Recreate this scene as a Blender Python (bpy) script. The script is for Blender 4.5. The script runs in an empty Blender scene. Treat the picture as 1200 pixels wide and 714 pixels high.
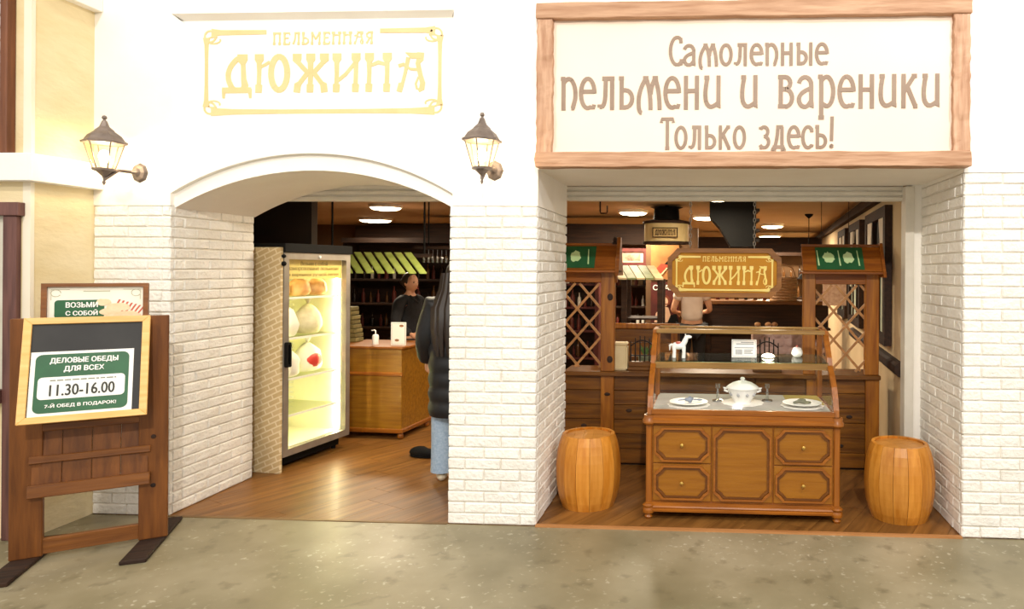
import bpy, bmesh, math, random
from mathutils import Vector, Matrix
random.seed(7)
SC = bpy.context.scene
COL = SC.collection
PI = math.pi

# ------------------------------------------------------------------ camera
FPX, PPX, PPY = 800.0, 786.0, 315.0
YAW, ROLL, EYE, CAMY = math.radians(3.1), 0.0066, 1.65, -4.303
_F = Vector((-math.sin(YAW), math.cos(YAW), 0)); _R = Vector((math.cos(YAW), math.sin(YAW), 0)); _U = Vector((0, 0, 1))
_R2 = _R*math.cos(ROLL)+_U*math.sin(ROLL); _U2 = _U*math.cos(ROLL)-_R*math.sin(ROLL)
CAM = Vector((0, CAMY, EYE))
cd = bpy.data.cameras.new('camera'); cd.sensor_fit = 'HORIZONTAL'; cd.sensor_width = 36
cd.lens = FPX/1200*36; cd.shift_x = (600-PPX)/1200; cd.shift_y = (PPY-357)/1200; cd.clip_start = .05
cam = bpy.data.objects.new('camera', cd); COL.objects.link(cam)
m = Matrix((_R2, _U2, -_F)).transposed().to_4x4(); m.translation = CAM
cam.matrix_world = m; SC.camera = cam

# ------------------------------------------------------------------ light and exposure
def srgb(h):
    h = h.lstrip('#'); c = [int(h[i:i+2], 16)/255 for i in (0, 2, 4)]
    return tuple(x/12.92 if x <= .04045 else ((x+.055)/1.055)**2.4 for x in c)
w = bpy.data.worlds.new('hall_ambience'); SC.world = w; w.use_nodes = True
w.node_tree.nodes['Background'].inputs[0].default_value = (1.0, .95, .88, 1)
w.node_tree.nodes['Background'].inputs[1].default_value = .8
def lamp(name, kind, loc, energy, color=(1, .9, .75), size=.3, target=None, spot=None, blend=.6):
    l = bpy.data.lights.new(name, kind); l.energy = energy; l.color = color
    if kind == 'AREA': l.shape = 'DISK'; l.size = size
    else: l.shadow_soft_size = size
    if spot: l.spot_size = math.radians(spot); l.spot_blend = blend
    o = bpy.data.objects.new(name, l); COL.objects.link(o); o.location = loc
    if target: o.rotation_euler = (Vector(target)-Vector(loc)).to_track_quat('-Z', 'Y').to_euler()
    return o
# hall lamps high up in front of the shop
lamp('hall_spot', 'SPOT', (0.55, -6.6, 4.75), 800, (1, .95, .87), .06, (0.3, 0, 2.3), 95, .7)
lamp('hall_spot', 'SPOT', (-3.0, -4.2, 5.2), 300, (1, .95, .87), .12, (-2.8, 0, 2.6), 80, .8)
lamp('hall_spot', 'SPOT', (2.4, -2.9, 5.0), 280, (1, .95, .88), .12, (1.6, 0, 2.6), 80, .8)
SC.view_settings.view_transform = 'Standard'; SC.view_settings.look = 'None'
SC.view_settings.exposure = .35; SC.view_settings.gamma = 1; SC.view_settings.use_curve_mapping = False

# ------------------------------------------------------------------ pixel helpers (a pixel gives a direction; the plane gives the distance)
def _dir(x, y): return _F+_R2*((x-PPX)/FPX)-_U2*((y-PPY)/FPX)
def _at(x, y, a, v):
    k = _dir(x, y); return CAM+k*((v-CAM[a])/k[a])
def PY(x, y, v): return _at(x, y, 1, v)
def PZ(x, y, v): return _at(x, y, 2, v)

# ------------------------------------------------------------------ materials
MATS = {}
def _nt(name):
    mt = bpy.data.materials.new(name); mt.use_nodes = True
    nt = mt.node_tree; return mt, nt, nt.nodes['Principled BSDF']
def _n(nt, t, **kw):
    n = nt.nodes.new(t)
    for k, v in kw.items():
        if isinstance(k, str) and hasattr(n, k): setattr(n, k, v)
    return n
def mat(name, c1, c2=None, rough=.6, scale=8, stretch=(1, 1, 1), bump=0, bscale=None, metal=0, rnd=0, lo=.3, hi=.7, detail=4, spec=.5, coat=0):
    """colour grain between c1 and c2, fine relief, per-object variation"""
    if name in MATS: return MATS[name]
    mt, nt, b = _nt(name); c1 = srgb(c1); c2 = srgb(c2) if c2 else c1
    L = nt.links.new
    tc = _n(nt, 'ShaderNodeTexCoord'); oi = _n(nt, 'ShaderNodeObjectInfo')
    mp = _n(nt, 'ShaderNodeMapping'); mp.inputs['Scale'].default_value = stretch
    add = _n(nt, 'ShaderNodeVectorMath', operation='MULTIPLY_ADD')
    L(oi.outputs['Random'], add.inputs[0]); add.inputs[1].default_value = (13, 7, 5)
    L(tc.outputs['Object'], add.inputs[2]); L(add.outputs[0], mp.inputs['Vector'])
    nz = _n(nt, 'ShaderNodeTexNoise'); nz.inputs['Scale'].default_value = scale; nz.inputs['Detail'].default_value = detail
    L(mp.outputs[0], nz.inputs['Vector'])
    cr = _n(nt, 'ShaderNodeValToRGB'); cr.color_ramp.elements[0].position = lo; cr.color_ramp.elements[1].position = hi
    cr.color_ramp.elements[0].color = (*c1, 1); cr.color_ramp.elements[1].color = (*c2, 1)
    L(nz.outputs['Fac'], cr.inputs[0]); out = cr.outputs[0]
    if rnd:
        hs = _n(nt, 'ShaderNodeHueSaturation'); mr = _n(nt, 'ShaderNodeMapRange')
        mr.inputs[3].default_value = 1-rnd; mr.inputs[4].default_value = 1+rnd
        L(oi.outputs['Random'], mr.inputs[0]); L(mr.outputs[0], hs.inputs['Value']); L(out, hs.inputs['Color']); out = hs.outputs[0]
    L(out, b.inputs['Base Color'])
    b.inputs['Roughness'].default_value = rough; b.inputs['Metallic'].default_value = metal
    b.inputs['Specular IOR Level'].default_value = spec
    if coat: b.inputs['Coat Weight'].default_value = coat; b.inputs['Coat Roughness'].default_value = .15
    if bump:
        n2 = nz
        if bscale:
            n2 = _n(nt, 'ShaderNodeTexNoise'); n2.inputs['Scale'].default_value = bscale; n2.inputs['Detail'].default_value = 5
            L(mp.outputs[0], n2.inputs['Vector'])
        bp = _n(nt, 'ShaderNodeBump'); bp.inputs['Strength'].default_value = bump; bp.inputs['Distance'].default_value = .02
        L(n2.outputs['Fac'], bp.inputs['Height']); L(bp.outputs[0], b.inputs['Normal'])
    MATS[name] = mt; return mt
def wood(name, c1, c2, axis='x', rough=.45, rnd=.12, scale=5, bump=.15, coat=0):
    s = {'x': (.6, 7, 7), 'y': (7, .6, 7), 'z': (7, 7, .6)}[axis]
    return mat(name, c1, c2, rough, scale, s, bump, None, 0, rnd, .32, .68, 5, .4, coat)
def emit(name, c, s):
    if name in MATS: return MATS[name]
    mt, nt, b = _nt(name); b.inputs['Base Color'].default_value = (*srgb(c), 1)
    b.inputs['Emission Color'].default_value = (*srgb(c), 1); b.inputs['Emission Strength'].default_value = s
    MATS[name] = mt; return mt
def glass(name, tint='#ffffff', refl=.08):
    if name in MATS: return MATS[name]
    mt, nt, b = _nt(name); nt.nodes.remove(b); L = nt.links.new
    tr = _n(nt, 'ShaderNodeBsdfTransparent'); tr.inputs[0].default_value = (*srgb(tint), 1)
    gl = _n(nt, 'ShaderNodeBsdfGlossy'); gl.inputs['Roughness'].default_value = .02
    lw = _n(nt, 'ShaderNodeLayerWeight'); lw.inputs[0].default_value = .5
    pw_ = _n(nt, 'ShaderNodeMath', operation='POWER'); pw_.inputs[1].default_value = 4; L(lw.outputs['Facing'], pw_.inputs[0])
    fr = _n(nt, 'ShaderNodeMath', operation='MULTIPLY_ADD'); fr.inputs[1].default_value = .5; fr.inputs[2].default_value = refl*.3; L(pw_.outputs[0], fr.inputs[0])
    mx = _n(nt, 'ShaderNodeMixShader'); L(fr.outputs[0], mx.inputs[0]); L(tr.outputs[0], mx.inputs[1]); L(gl.outputs[0], mx.inputs[2])
    L(mx.outputs[0], nt.nodes['Material Output'].inputs[0]); MATS[name] = mt; return mt

M_white = mat('white_plaster', '#f4efe6', '#faf6ee', .8, 3, bump=.05, bscale=40)
M_brick = mat('white_painted_brick', '#efeae0', '#f8f5ee', .75, 9, bump=.55, bscale=45, rnd=.035)
M_mortar = mat('white_mortar', '#ddd6c9', '#e6e0d4', .9, 20)
M_beige = mat('beige_plaster', '#e2cd9c', '#efdfb8', .85, 2.2, (1, 1, 2), .25, 14)
M_cream = mat('cream_plaster', '#f0e4cc', '#f5ecd8', .85, 3)
M_concrete = None
M_pine = wood('pine_frame', '#e2ae62', '#efc27c', 'x', .5)
M_stand = wood('stand_brown_wood', '#5f340f', '#7e4a1a', 'z', .45, .06)
M_standx = wood('stand_brown_wood_across', '#6a3c14', '#875220', 'x', .45, .06)
M_signwood = wood('sign_frame_wood', '#a87c5c', '#c9a080', 'x', .6, .05, bump=.4)
M_signwoodz = wood('sign_frame_wood_upright', '#a4785a', '#cca486', 'z', .6, .05, bump=.6)
M_panel = mat('sign_cream_panel', '#f2dcc8', '#f5e1ce', .6, 1.5)
M_letter = mat('sign_taupe_paint', '#8f7866', '#9a8472', .6)
M_gold = mat('gold_paint', '#e2c288', '#e8cb95', .55)
M_goldy = mat('yellow_carved_paint', '#f7dc74', '#fbe68c', .5)
M_board = mat('hanging_sign_ochre', '#b8780c', '#cc8e1c', .7, 6)
M_boardrim = wood('hanging_sign_rim', '#7a4c1c', '#9a6428', 'x', .45)
M_cab = wood('cabinet_honey_wood', '#8d560c', '#9a6212', 'x', .38, .04, coat=.1)
M_cabf = wood('cabinet_frame_wood', '#824810', '#a05e18', 'x', .36, .04, coat=.12)
M_cabz = wood('cabinet_upright_wood', '#824810', '#a05e18', 'z', .36, .04, coat=.12)
M_barrel = wood('barrel_oak', '#bb741e', '#d6923a', 'z', .4, .16, 4, .05, .2)
M_plank = wood('counter_plank', '#5c3408', '#825010', 'x', .45, .18, coat=.08)
M_post = wood('kiosk_post_wood', '#85490a', '#ad6c18', 'z', .45, .12, coat=.2)
M_lat = wood('lattice_wood', '#9a6a3c', '#b98550', 'x', .5, .1)
M_roof = wood('kiosk_roof_wood', '#763c08', '#9a5812', 'x', .45, .1)
M_green = mat('green_print', '#14522c', '#1a6034', .5)
M_pale = mat('pale_green_print', '#bfe0a0', '#d4ecb8', .5)
M_floorw = wood('floor_plank_wood', '#6a441c', '#90622e', 'x', .42, .14, 3, .03, .05)
M_darkw = wood('dark_wood', '#24150c', '#3a2314', 'x', .75, .15)
M_black = mat('black_plastic', '#080707', '#0e0d0c', .7, spec=.2)
M_iron = mat('black_iron', '#17120f', '#2a221d', .5, 20, metal=.3)
M_bronze = mat('bronze_metal', '#6a5d54', '#8a7b70', .5, 15, metal=.3)
M_alu = mat('brushed_aluminium', '#9b948a', '#b0a99e', .4, 8, metal=.6)
M_brass = mat('brass', '#c9a04c', '#d9b462', .25, metal=.9)
M_porc = mat('white_porcelain', '#f1f0ea', '#f7f6f1', .4)
M_blue = mat('grey_blue_glaze', '#7b8494', '#8e96a5', .4)
M_lace = mat('white_lace', '#e8e4da', '#f4f1e8', .9, 60)
M_glass = glass('clear_glass')
M_ceil = mat('tan_ceiling', '#bfa47c', '#cab08a', .8, 2)
M_int = mat('tan_wall', '#cdb48c', '#d8c19c', .85, 2)
M_brownwall = mat('brown_wall', '#5b4026', '#6b4c2e', .85, 3)
M_redp = mat('dark_red_paint', '#45120c', '#5a1a12', .6)
M_paper = mat('white_paper', '#f3f1ea', '#f8f6f0', .7)
M_grey = mat('grey_print', '#8d8d8d', '#a5a5a5', .7)
M_bottle = mat('dark_bottle', '#1c1410', '#33231a', .2)
M_cream2 = mat('cream_box', '#d3bd8e', '#dfcca2', .6)
M_skin = mat('skin', '#c68f6e', '#d29d7c', .55)
M_hair = mat('dark_hair', '#1a110c', '#2c1d14', .5, 40, (6, 6, .5))
M_cloth = mat('black_fabric', '#0d0c0e', '#17161a', .85, 30)
M_coat = mat('black_puffer', '#08080a', '#101014', .6, 12)
M_jean = mat('light_blue_denim', '#8fa5bd', '#a9bdd0', .85, 60)
M_tee = mat('white_cotton', '#d9c4b4', '#e4d2c4', .9, 10)
M_stone = mat('pale_stone', '#b8968a', '#ccaca0', .8, 12, bump=.3)

def _concrete():
    mt, nt, b = _nt('concrete_floor'); L = nt.links.new
    tc = _n(nt, 'ShaderNodeTexCoord')
    def noise(s, d, v=None):
        n = _n(nt, 'ShaderNodeTexNoise'); n.inputs['Scale'].default_value = s; n.inputs['Detail'].default_value = d
        L(tc.outputs['Object'], n.inputs['Vector']); return n.outputs['Fac']
    def ramp(fac, stops):
        r = _n(nt, 'ShaderNodeValToRGB'); e = r.color_ramp.elements
        while len(e) < len(stops): e.new(.5)
        for el, (p, c) in zip(e, stops): el.position = p; el.color = (*srgb(c), 1)
        L(fac, r.inputs[0]); return r.outputs[0]
    base = ramp(noise(1.3, 6), [(.3, '#736a4e'), (.5, '#8d8367'), (.7, '#a69b80')])
    specks0 = ramp(noise(26, 3), [(.61, '#000000'), (.68, '#ffffff')])
    patch = ramp(noise(2.2, 3), [(.42, '#000000'), (.62, '#ffffff')])
    sp = _n(nt, 'ShaderNodeMath', operation='MULTIPLY'); L(specks0, sp.inputs[0]); L(patch, sp.inputs[1]); specks = sp.outputs[0]
    dark = ramp(noise(7, 5), [(.30, '#ffffff'), (.42, '#000000')])
    m1 = _n(nt, 'ShaderNodeMix', data_type='RGBA'); L(base, m1.inputs[6]); m1.inputs[7].default_value = (*srgb('#c9c2ac'), 1)
    f1 = _n(nt, 'ShaderNodeMath', operation='MULTIPLY'); L(specks, f1.inputs[0]); f1.inputs[1].default_value = .7; L(f1.outputs[0], m1.inputs[0])
    m2 = _n(nt, 'ShaderNodeMix', data_type='RGBA'); L(m1.outputs[2], m2.inputs[6]); m2.inputs[7].default_value = (*srgb('#5f573f'), 1)
    f2 = _n(nt, 'ShaderNodeMath', operation='MULTIPLY'); L(dark, f2.inputs[0]); f2.inputs[1].default_value = .55; L(f2.outputs[0], m2.inputs[0])
    L(m2.outputs[2], b.inputs['Base Color']); b.inputs['Roughness'].default_value = .42
    bp = _n(nt, 'ShaderNodeBump'); bp.inputs['Strength'].default_value = .12; L(noise(30, 4), bp.inputs['Height']); L(bp.outputs[0], b.inputs['Normal'])
    return mt
M_concrete = _concrete()

# ------------------------------------------------------------------ mesh helpers
class MB:
    def __init__(s): s.v = []; s.f = []
    def add(s, vs, fs, M=None):
        o = len(s.v); s.v += [tuple(M @ Vector(p)) if M else tuple(p) for p in vs]; s.f += [tuple(o+i for i in f) for f in fs]; return s
    def box(s, x0, x1, y0, y1, z0, z1, M=None):
        return s.add([(x0, y0, z0), (x1, y0, z0), (x1, y1, z0), (x0, y1, z0), (x0, y0, z1), (x1, y0, z1), (x1, y1, z1), (x0, y1, z1)],
                     [(0, 3, 2, 1), (4, 5, 6, 7), (0, 1, 5, 4), (1, 2, 6, 5), (2, 3, 7, 6), (3, 0, 4, 7)], M)
    def prism(s, poly, a0, a1, axis='y', M=None):
        """poly of 2-D points; axis y: (x,z) pairs, x: (y,z), z: (x,y)"""
        n = len(poly)
        def mk(p, a): return {'y': (p[0], a, p[1]), 'x': (a, p[0], p[1]), 'z': (p[0], p[1], a)}[axis]
        return s.add([mk(p, a0) for p in poly]+[mk(p, a1) for p in poly],
                     [tuple(range(n)), tuple(range(2*n-1, n-1, -1))]+[(i, i+n, (i+1) % n+n, (i+1) % n) for i in range(n)], M)
    def ring(s, outer, inner, a0, a1, axis='y', M=None):
        """extruded frame between two loops with equal point counts"""
        n = len(outer)
        def mk(p, a): return {'y': (p[0], a, p[1]), 'x': (a, p[0], p[1]), 'z': (p[0], p[1], a)}[axis]
        vs = [mk(p, a0) for p in outer]+[mk(p, a0) for p in inner]+[mk(p, a1) for p in outer]+[mk(p, a1) for p in inner]
        fs = []
        for i in range(n):
            j = (i+1) % n
            fs += [(i, j, n+j, n+i), (2*n+i, 3*n+i, 3*n+j, 2*n+j), (i, 2*n+i, 2*n+j, j), (n+i, n+j, 3*n+j, 3*n+i)]
        return s.add(vs, fs, M)
    def lathe(s, prof, seg=20, c=(0, 0, 0), M=None):
        vs = []; fs = []; n = len(prof)
        for k in range(seg):
            a = 2*PI*k/seg
            for r, z in prof: vs.append((c[0]+r*math.cos(a), c[1]+r*math.sin(a), c[2]+z))
        for k in range(seg):
            l = (k+1) % seg
            for i in range(n-1): fs.append((k*n+i, l*n+i, l*n+i+1, k*n+i+1))
        if prof[0][0] > 1e-5: fs.append(tuple(k*n for k in range(seg-1, -1, -1)))
        if prof[-1][0] > 1e-5: fs.append(tuple(k*n+n-1 for k in range(seg)))
        return s.add(vs, fs, M)
    def tube(s, pts, r, seg=8, closed=False, M=None):
        pts = [Vector(p) for p in pts]; n = len(pts); rs = r if isinstance(r, (list, tuple)) else [r]*n
        vs = []; fs = []; up = None
        for i, p in enumerate(pts):
            a = pts[(i-1) % n] if (closed or i > 0) else p; b = pts[(i+1) % n] if (closed or i < n-1) else p
            t = (b-a).normalized()
            if up is None: up = Vector((0, 0, 1)) if abs(t.z) < .9 else Vector((1, 0, 0))
            sd = t.cross(up).normalized(); up = sd.cross(t).normalized()
            for k in range(seg):
                q = 2*PI*k/seg; vs.append(p+(sd*math.cos(q)+up*math.sin(q))*rs[i])
        for i in range(n if closed else n-1):
            j = (i+1) % n
            for k in range(seg):
                l = (k+1) % seg; fs.append((i*seg+k, i*seg+l, j*seg+l, j*seg+k))
        if not closed: fs += [tuple(range(seg-1, -1, -1)), tuple((n-1)*seg+k for k in range(seg))]
        return s.add(vs, fs, M)
    def ball(s, c, r, seg=14, rings=9, fn=None, M=None):
        r = r if isinstance(r, (list, tuple)) else (r, r, r)
        vs = [(0, 0, -1)]; fs = []
        for i in range(1, rings):
            t = PI*i/rings
            for k in range(seg): a = 2*PI*k/seg; vs.append((math.sin(t)*math.cos(a), math.sin(t)*math.sin(a), -math.cos(t)))
        vs.append((0, 0, 1)); N = len(vs)-1
        for k in range(seg):
            l = (k+1) % seg; fs.append((0, 1+l, 1+k)); fs.append((N, N-seg+k, N-seg+l))
            for i in range(rings-2): a = 1+i*seg; fs.append((a+k, a+l, a+seg+l, a+seg+k))
        out = []
        for p in vs:
            q = (p[0]*r[0], p[1]*r[1], p[2]*r[2])
            if fn: q = fn(p, q)
            out.append((c[0]+q[0], c[1]+q[1], c[2]+q[2]))
        return s.add(out, fs, M)
    def stroke(s, pts, y0, y1, M=None):
        """flat pen stroke through (x, z, width) points, raised from y1 to y0"""
        n = len(pts)
        if n < 2: return s
        Ls = []; Rs = []
        for i, (x, z, wd) in enumerate(pts):
            a = pts[max(i-1, 0)]; b = pts[min(i+1, n-1)]
            dx, dz = b[0]-a[0], b[1]-a[1]; l = math.hypot(dx, dz) or 1
            nx, nz = -dz/l*wd/2, dx/l*wd/2
            Ls.append((x+nx, z+nz)); Rs.append((x-nx, z-nz))
        s.k = getattr(s, 'k', 0)
        for i in range(n-1):
            s.k += 1; j = .00012*(s.k*5 % 13)
            s.prism([Ls[i], Ls[i+1], Rs[i+1], Rs[i]], y0-j, y1, 'y', M)
        return s
    def mesh(s, name, smooth=False, bevel=0, seg=1):
        me = bpy.data.meshes.new(name); me.from_pydata(s.v, [], s.f)
        bm = bmesh.new(); bm.from_mesh(me); bmesh.ops.recalc_face_normals(bm, faces=bm.faces)
        if bevel: bmesh.ops.bevel(bm, geom=list(bm.edges), offset=bevel, segments=seg, affect='EDGES', clamp_overlap=True)
        bm.to_mesh(me); bm.free()
        if smooth:
            for p in me.polygons: p.use_smooth = True
            try: me.set_sharp_from_angle(angle=math.radians(40))
            except Exception: pass
        return me
    def build(s, name, material, parent=None, smooth=False, bevel=0, seg=1, loc=None, rz=None):
        return link(name, s.mesh(name, smooth, bevel, seg), material, parent, loc, rz)
def link(name, me, material=None, parent=None, loc=None, rz=None):
    o = bpy.data.objects.new(name, me); COL.objects.link(o)
    if material and not me.materials: me.materials.append(material)
    if parent: o.parent = parent
    if loc: o.location = loc
    if rz is not None: o.rotation_euler.z = rz
    return o
def tag(o, label=None, cat=None, group=None, kind=None):
    if label: o['label'] = label
    if cat: o['category'] = cat
    if group: o['group'] = group
    if kind: o['kind'] = kind
    return o
def thing(name, label, cat, loc=(0, 0, 0), rz=0, group=None, kind=None):
    o = bpy.data.objects.new(name, None); COL.objects.link(o); o.location = loc; o.rotation_euler.z = rz; o.empty_display_size = .1
    return tag(o, label, cat, group, kind)
def struct(o, label=None, cat=None): return tag(o, label, cat, None, 'structure')
def B(*a): return MB().box(*a)

# ------------------------------------------------------------------ lettering
def arc(cx, cy, rx, ry, a0, a1, n=12):
    return [(cx+rx*math.cos(math.radians(a0+(a1-a0)*i/n)), cy+ry*math.sin(math.radians(a0+(a1-a0)*i/n))) for i in range(n+1)]
def serif(x, y, l=.09): return [(x-l, y), (x+l, y)]
def bez(p0, p1, p2, n=8):
    return [((1-t)**2*p0[0]+2*t*(1-t)*p1[0]+t*t*p2[0], (1-t)**2*p0[1]+2*t*(1-t)*p1[1]+t*t*p2[1]) for t in [i/n for i in range(n+1)]]
# thin display alphabet: strokes on an x-height of 1, glyph -> (advance, strokes)
THIN = {
 'С': (.62, [arc(.42, .72, .38, .70, 55, 305, 18), [(.62, 1.38), (.64, 1.12)], [(.66, .3), (.66, .05), (.5, .02)]]),
 'а': (.72, [arc(.32, .72, .27, .27, 165, 0, 10)+[(.59, .2), (.62, .02), (.70, .02)], bez((.59, .62), (.1, .5), (.06, .27), 7)+arc(.31, .25, .25, .25, 180, 300, 7)+[(.59, .2)]]),
 'м': (1.05, [bez((.40, 1), (.02, .55), (.08, .05), 9)+bez((.08, .05), (.10, -.18), (.22, -.17), 4), [(.26, 1), (.50, 1)], bez((.40, 1), (.60, .6), (.60, 0), 8), serif(.60, 0), bez((.80, 1), (.62, .75), (.60, .45), 6), [(.68, 1), (.92, 1)], bez((.80, 1), (.98, .6), (1.0, 0), 8), serif(1.0, 0)]),
 'о': (.66, [arc(.33, .5, .29, .5, 0, 360, 24)]),
 'л': (.74, [[(.16, 1), (.70, 1)], [(.60, 1), (.60, 0)], serif(.60, 0), [(.32, 1), (.30, .4)]+bez((.30, .4), (.26, -.02), (.06, .04), 6), [(.05, .02), (.05, .12)]]),
 'е': (.66, [arc(.34, .5, .3, .5, 0, 290, 20)+[(.60, .02), (.62, .12)], [(.04, .56), (.64, .56)]]),
 'п': (.70, [[(.12, 1), (.12, 0)], serif(.12, 0), [(.0, 1), (.2, 1)], bez((.12, .85), (.3, 1.08), (.48, .95), 6)+bez((.48, .95), (.70, .72), (.64, .3), 7)+[(.54, 0)], serif(.54, 0, .07)]),
 'н': (.74, [[(.12, 1), (.12, 0)], [(.60, 1), (.60, 0)], [(.12, .56), (.60, .56)], serif(.12, 0), serif(.60, 0), serif(.12, 1), serif(.60, 1)]),
 'ь': (.64, [[(.12, 1), (.12, 0)], [(.0, 1), (.22, 1)], [(.03, .02), (.3, .02)]+arc(.30, .31, .29, .29, -90, 90, 10)+[(.12, .60)]]),
 'ы': (.92, [[(.12, 1), (.12, 0)], [(.0, 1), (.22, 1)], [(.03, .02), (.28, .02)]+arc(.28, .31, .27, .29, -90, 90, 10)+[(.12, .60)], [(.80, 1), (.80, 0)], serif(.80, 0), serif(.80, 1)]),
 'и': (.76, [[(.02, 1), (.24, 1)], bez((.16, 1), (.02, .5), (.10, .2), 7)+bez((.10, .2), (.22, -.06), (.46, .06), 7)+[(.64, .15)], [(.64, 1), (.64, .03), (.74, .03)], serif(.64, 1)]),
 'в': (.70, [[(.14, 1), (.14, 0)], [(.02, 1), (.32, 1)]+arc(.32, .80, .23, .20, 90, -90, 8)+[(.14, .6)], [(.02, .02), (.34, .02)]+arc(.34, .30, .29, .29, -90, 90, 9)+[(.14, .58)]]),
 'р': (.72, [[(.14, 1), (.14, -.36)], serif(.14, -.36, .12), [(.0, 1), (.2, 1)], bez((.14, .85), (.3, 1.06), (.46, .97), 6)+arc(.38, .5, .27, .48, 62, -110, 14)+[(.14, .12)]]),
 'к': (.74, [[(.12, 1), (.12, 0)], serif(.12, 0), serif(.12, 1), [(.12, .46), (.56, 1)], [(.46, 1), (.68, 1)], [(.28, .64), (.62, 0)], serif(.62, 0)]),
 'Т': (.66, [[(.0, 1.22), (.03, 1.40), (.67, 1.40), (.70, 1.22)], [(.35, 1.40), (.35, 0)], serif(.35, 0, .12)]),
 'з': (.58, [[(.06, .88), (.06, 1)], arc(.26, .77, .22, .23, 150, -90, 11), arc(.26, .28, .27, .27, 90, -150, 12), [(.0, .02), (.2, .02)]]),
 'д': (.74, [[(.22, 1), (.62, 1)], [(.56, 1), (.56, .04)], bez((.32, 1), (.30, .4), (.14, .04), 7), [(.02, .04), (.70, .04)], arc(.07, -.10, .06, .07, 60, 400, 8), [(.07, .04), (.07, -.06)], arc(.64, -.10, .06, .07, 60, 400, 8), [(.64, .04), (.64, -.06)]]),
 'с': (.60, [arc(.34, .5, .3, .5, 50, 310, 18), [(.54, .92), (.56, .74)], [(.54, .05), (.58, .16)]]),
 '!': (.30, [[(.16, 1.4), (.13, .32)], [(.06, 1.4), (.26, 1.4)], arc(.13, .07, .03, .04, 0, 360, 8)]),
 ' ': (.52, []),
}
def thin_text(txt, x0, x1, zb, xh, wd, y0, y1):
    """one line of the thin alphabet, fitted between x0 and x1 with its baseline at zb"""
    gap = .16; tot = sum(THIN[c][0]+gap for c in txt)-gap
    sx = (x1-x0)/tot; mb = MB(); x = x0; words = [mb]
    for c in txt:
        adv, st = THIN[c]
        if c == ' ': mb = MB(); words.append(mb)
        for s in st: mb.stroke([(x+p[0]*sx, zb+p[1]*xh, wd) for p in s], y0, y1)
        x += (adv+gap)*sx
    return words
def stem(x, top=1, bot=0, w=.12, slab=.26, foot=.2):
    return [(x, top, slab), (x, top-.16, slab), (x-.005, top-.24, w*1.15), (x, .5*(top+bot), w), (x-.01, bot+.22, w), (x-.01, bot+.20, foot), (x-.02, bot, foot*.92)]
# heavy display alphabet, points carry their own width; the cap height is 1
HEAVY = {
 'Д': (.88, [[(.62, 1, .30), (.62, .84, .30), (.64, .74, .13), (.66, .35, .15), (.70, .20, .20), (.66, .05, .2)],
             [(.55, .90, .18)]+[(x, y, .15) for x, y in bez((.44, .86), (.12, .6), (.22, .3), 8)]+[(.30, .14, .16), (.42, .06, .14)],
             [(.02, .07, .16), (.88, .07, .16)], [(.07, .1, .12), (.06, -.14, .07)], [(.84, .1, .12), (.86, -.14, .07)]]),
 'Ю': (1.02, [stem(.13), [(.15, .66, .10), (.30, .72, .09), (.44, .80, .08)], [(x, y, .17) for x, y in arc(.72, .5, .24, .43, 0, 360, 26)]]),
 'Ж': (1.04, [stem(.52, w=.14), [(.12, 1, .26), (.12, .84, .26), (.17, .76, .13), (.44, .50, .13)], [(.44, .52, .13), (.20, .24, .13), (.14, .2, .2), (.11, 0, .19)],
              [(.92, 1, .26), (.92, .84, .26), (.87, .76, .13), (.60, .50, .13)], [(.60, .52, .13), (.84, .24, .13), (.90, .2, .2), (.93, 0, .19)]]),
 'И': (.84, [stem(.14), stem(.70), [(.18, .30, .10), (.40, .46, .10), (.66, .74, .10)]]),
 'Н': (.80, [stem(.14), stem(.66), [(.10, .68, .07), (.24, .70, .10), (.40, .76, .12), (.64, .70, .08)]]),
 'А': (.84, [[(.28, 1, .02), (.46, .92, .17), (.76, .92, .17)], [(.72, 1, .20), (.70, .82, .20), (.64, .72, .13), (.72, .4, .13), (.78, .22, .15), (.76, .08, .16), (.66, .02, .10)],
             [(.36, .88, .12), (.28, .5, .09), (.20, .22, .09), (.16, .2, .16), (.10, 0, .15)], [(.08, .66, .10), (.22, .70, .10), (.42, .58, .07), (.66, .56, .08)], [(.66, .38, .05), (.58, .2, .06), (.62, .06, .06)]]),
 'П': (.72, [stem(.12, w=.12, slab=.2), stem(.58, w=.12, slab=.2), [(.05, .92, .16), (.66, .92, .16)]]),
 'Е': (.66, [stem(.16, w=.13, slab=.2), [(.1, .93, .14), (.58, .93, .14), (.60, .76, .1)], [(.16, .54, .12), (.5, .54, .12)], [(.1, .07, .14), (.56, .07, .14), (.60, .26, .1)]]),
 'Л': (.72, [stem(.58, w=.12, slab=.2), [(.22, .92, .16), (.66, .92, .16)], [(.30, .92, .12), (.26, .4, .11), (.12, .06, .15)]]),
 'Ь': (.66, [stem(.14, w=.13, slab=.22), [(.14, .08, .14), (.40, .08, .14), (.56, .22, .13), (.54, .42, .12), (.36, .54, .12), (.14, .54, .12)]]),
 'М': (.88, [stem(.12, w=.11, slab=.18), stem(.74, w=.11, slab=.18), [(.14, .9, .14), (.42, .42, .12)], [(.72, .9, .14), (.42, .42, .12)]]),
 'Я': (.72, [stem(.58, w=.12, slab=.2), [(.6, .92, .15), (.34, .92, .15), (.16, .78, .13), (.18, .6, .13), (.34, .5, .12), (.58, .5, .12)], [(.42, .5, .11), (.14, .05, .15)]]),
}
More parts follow.
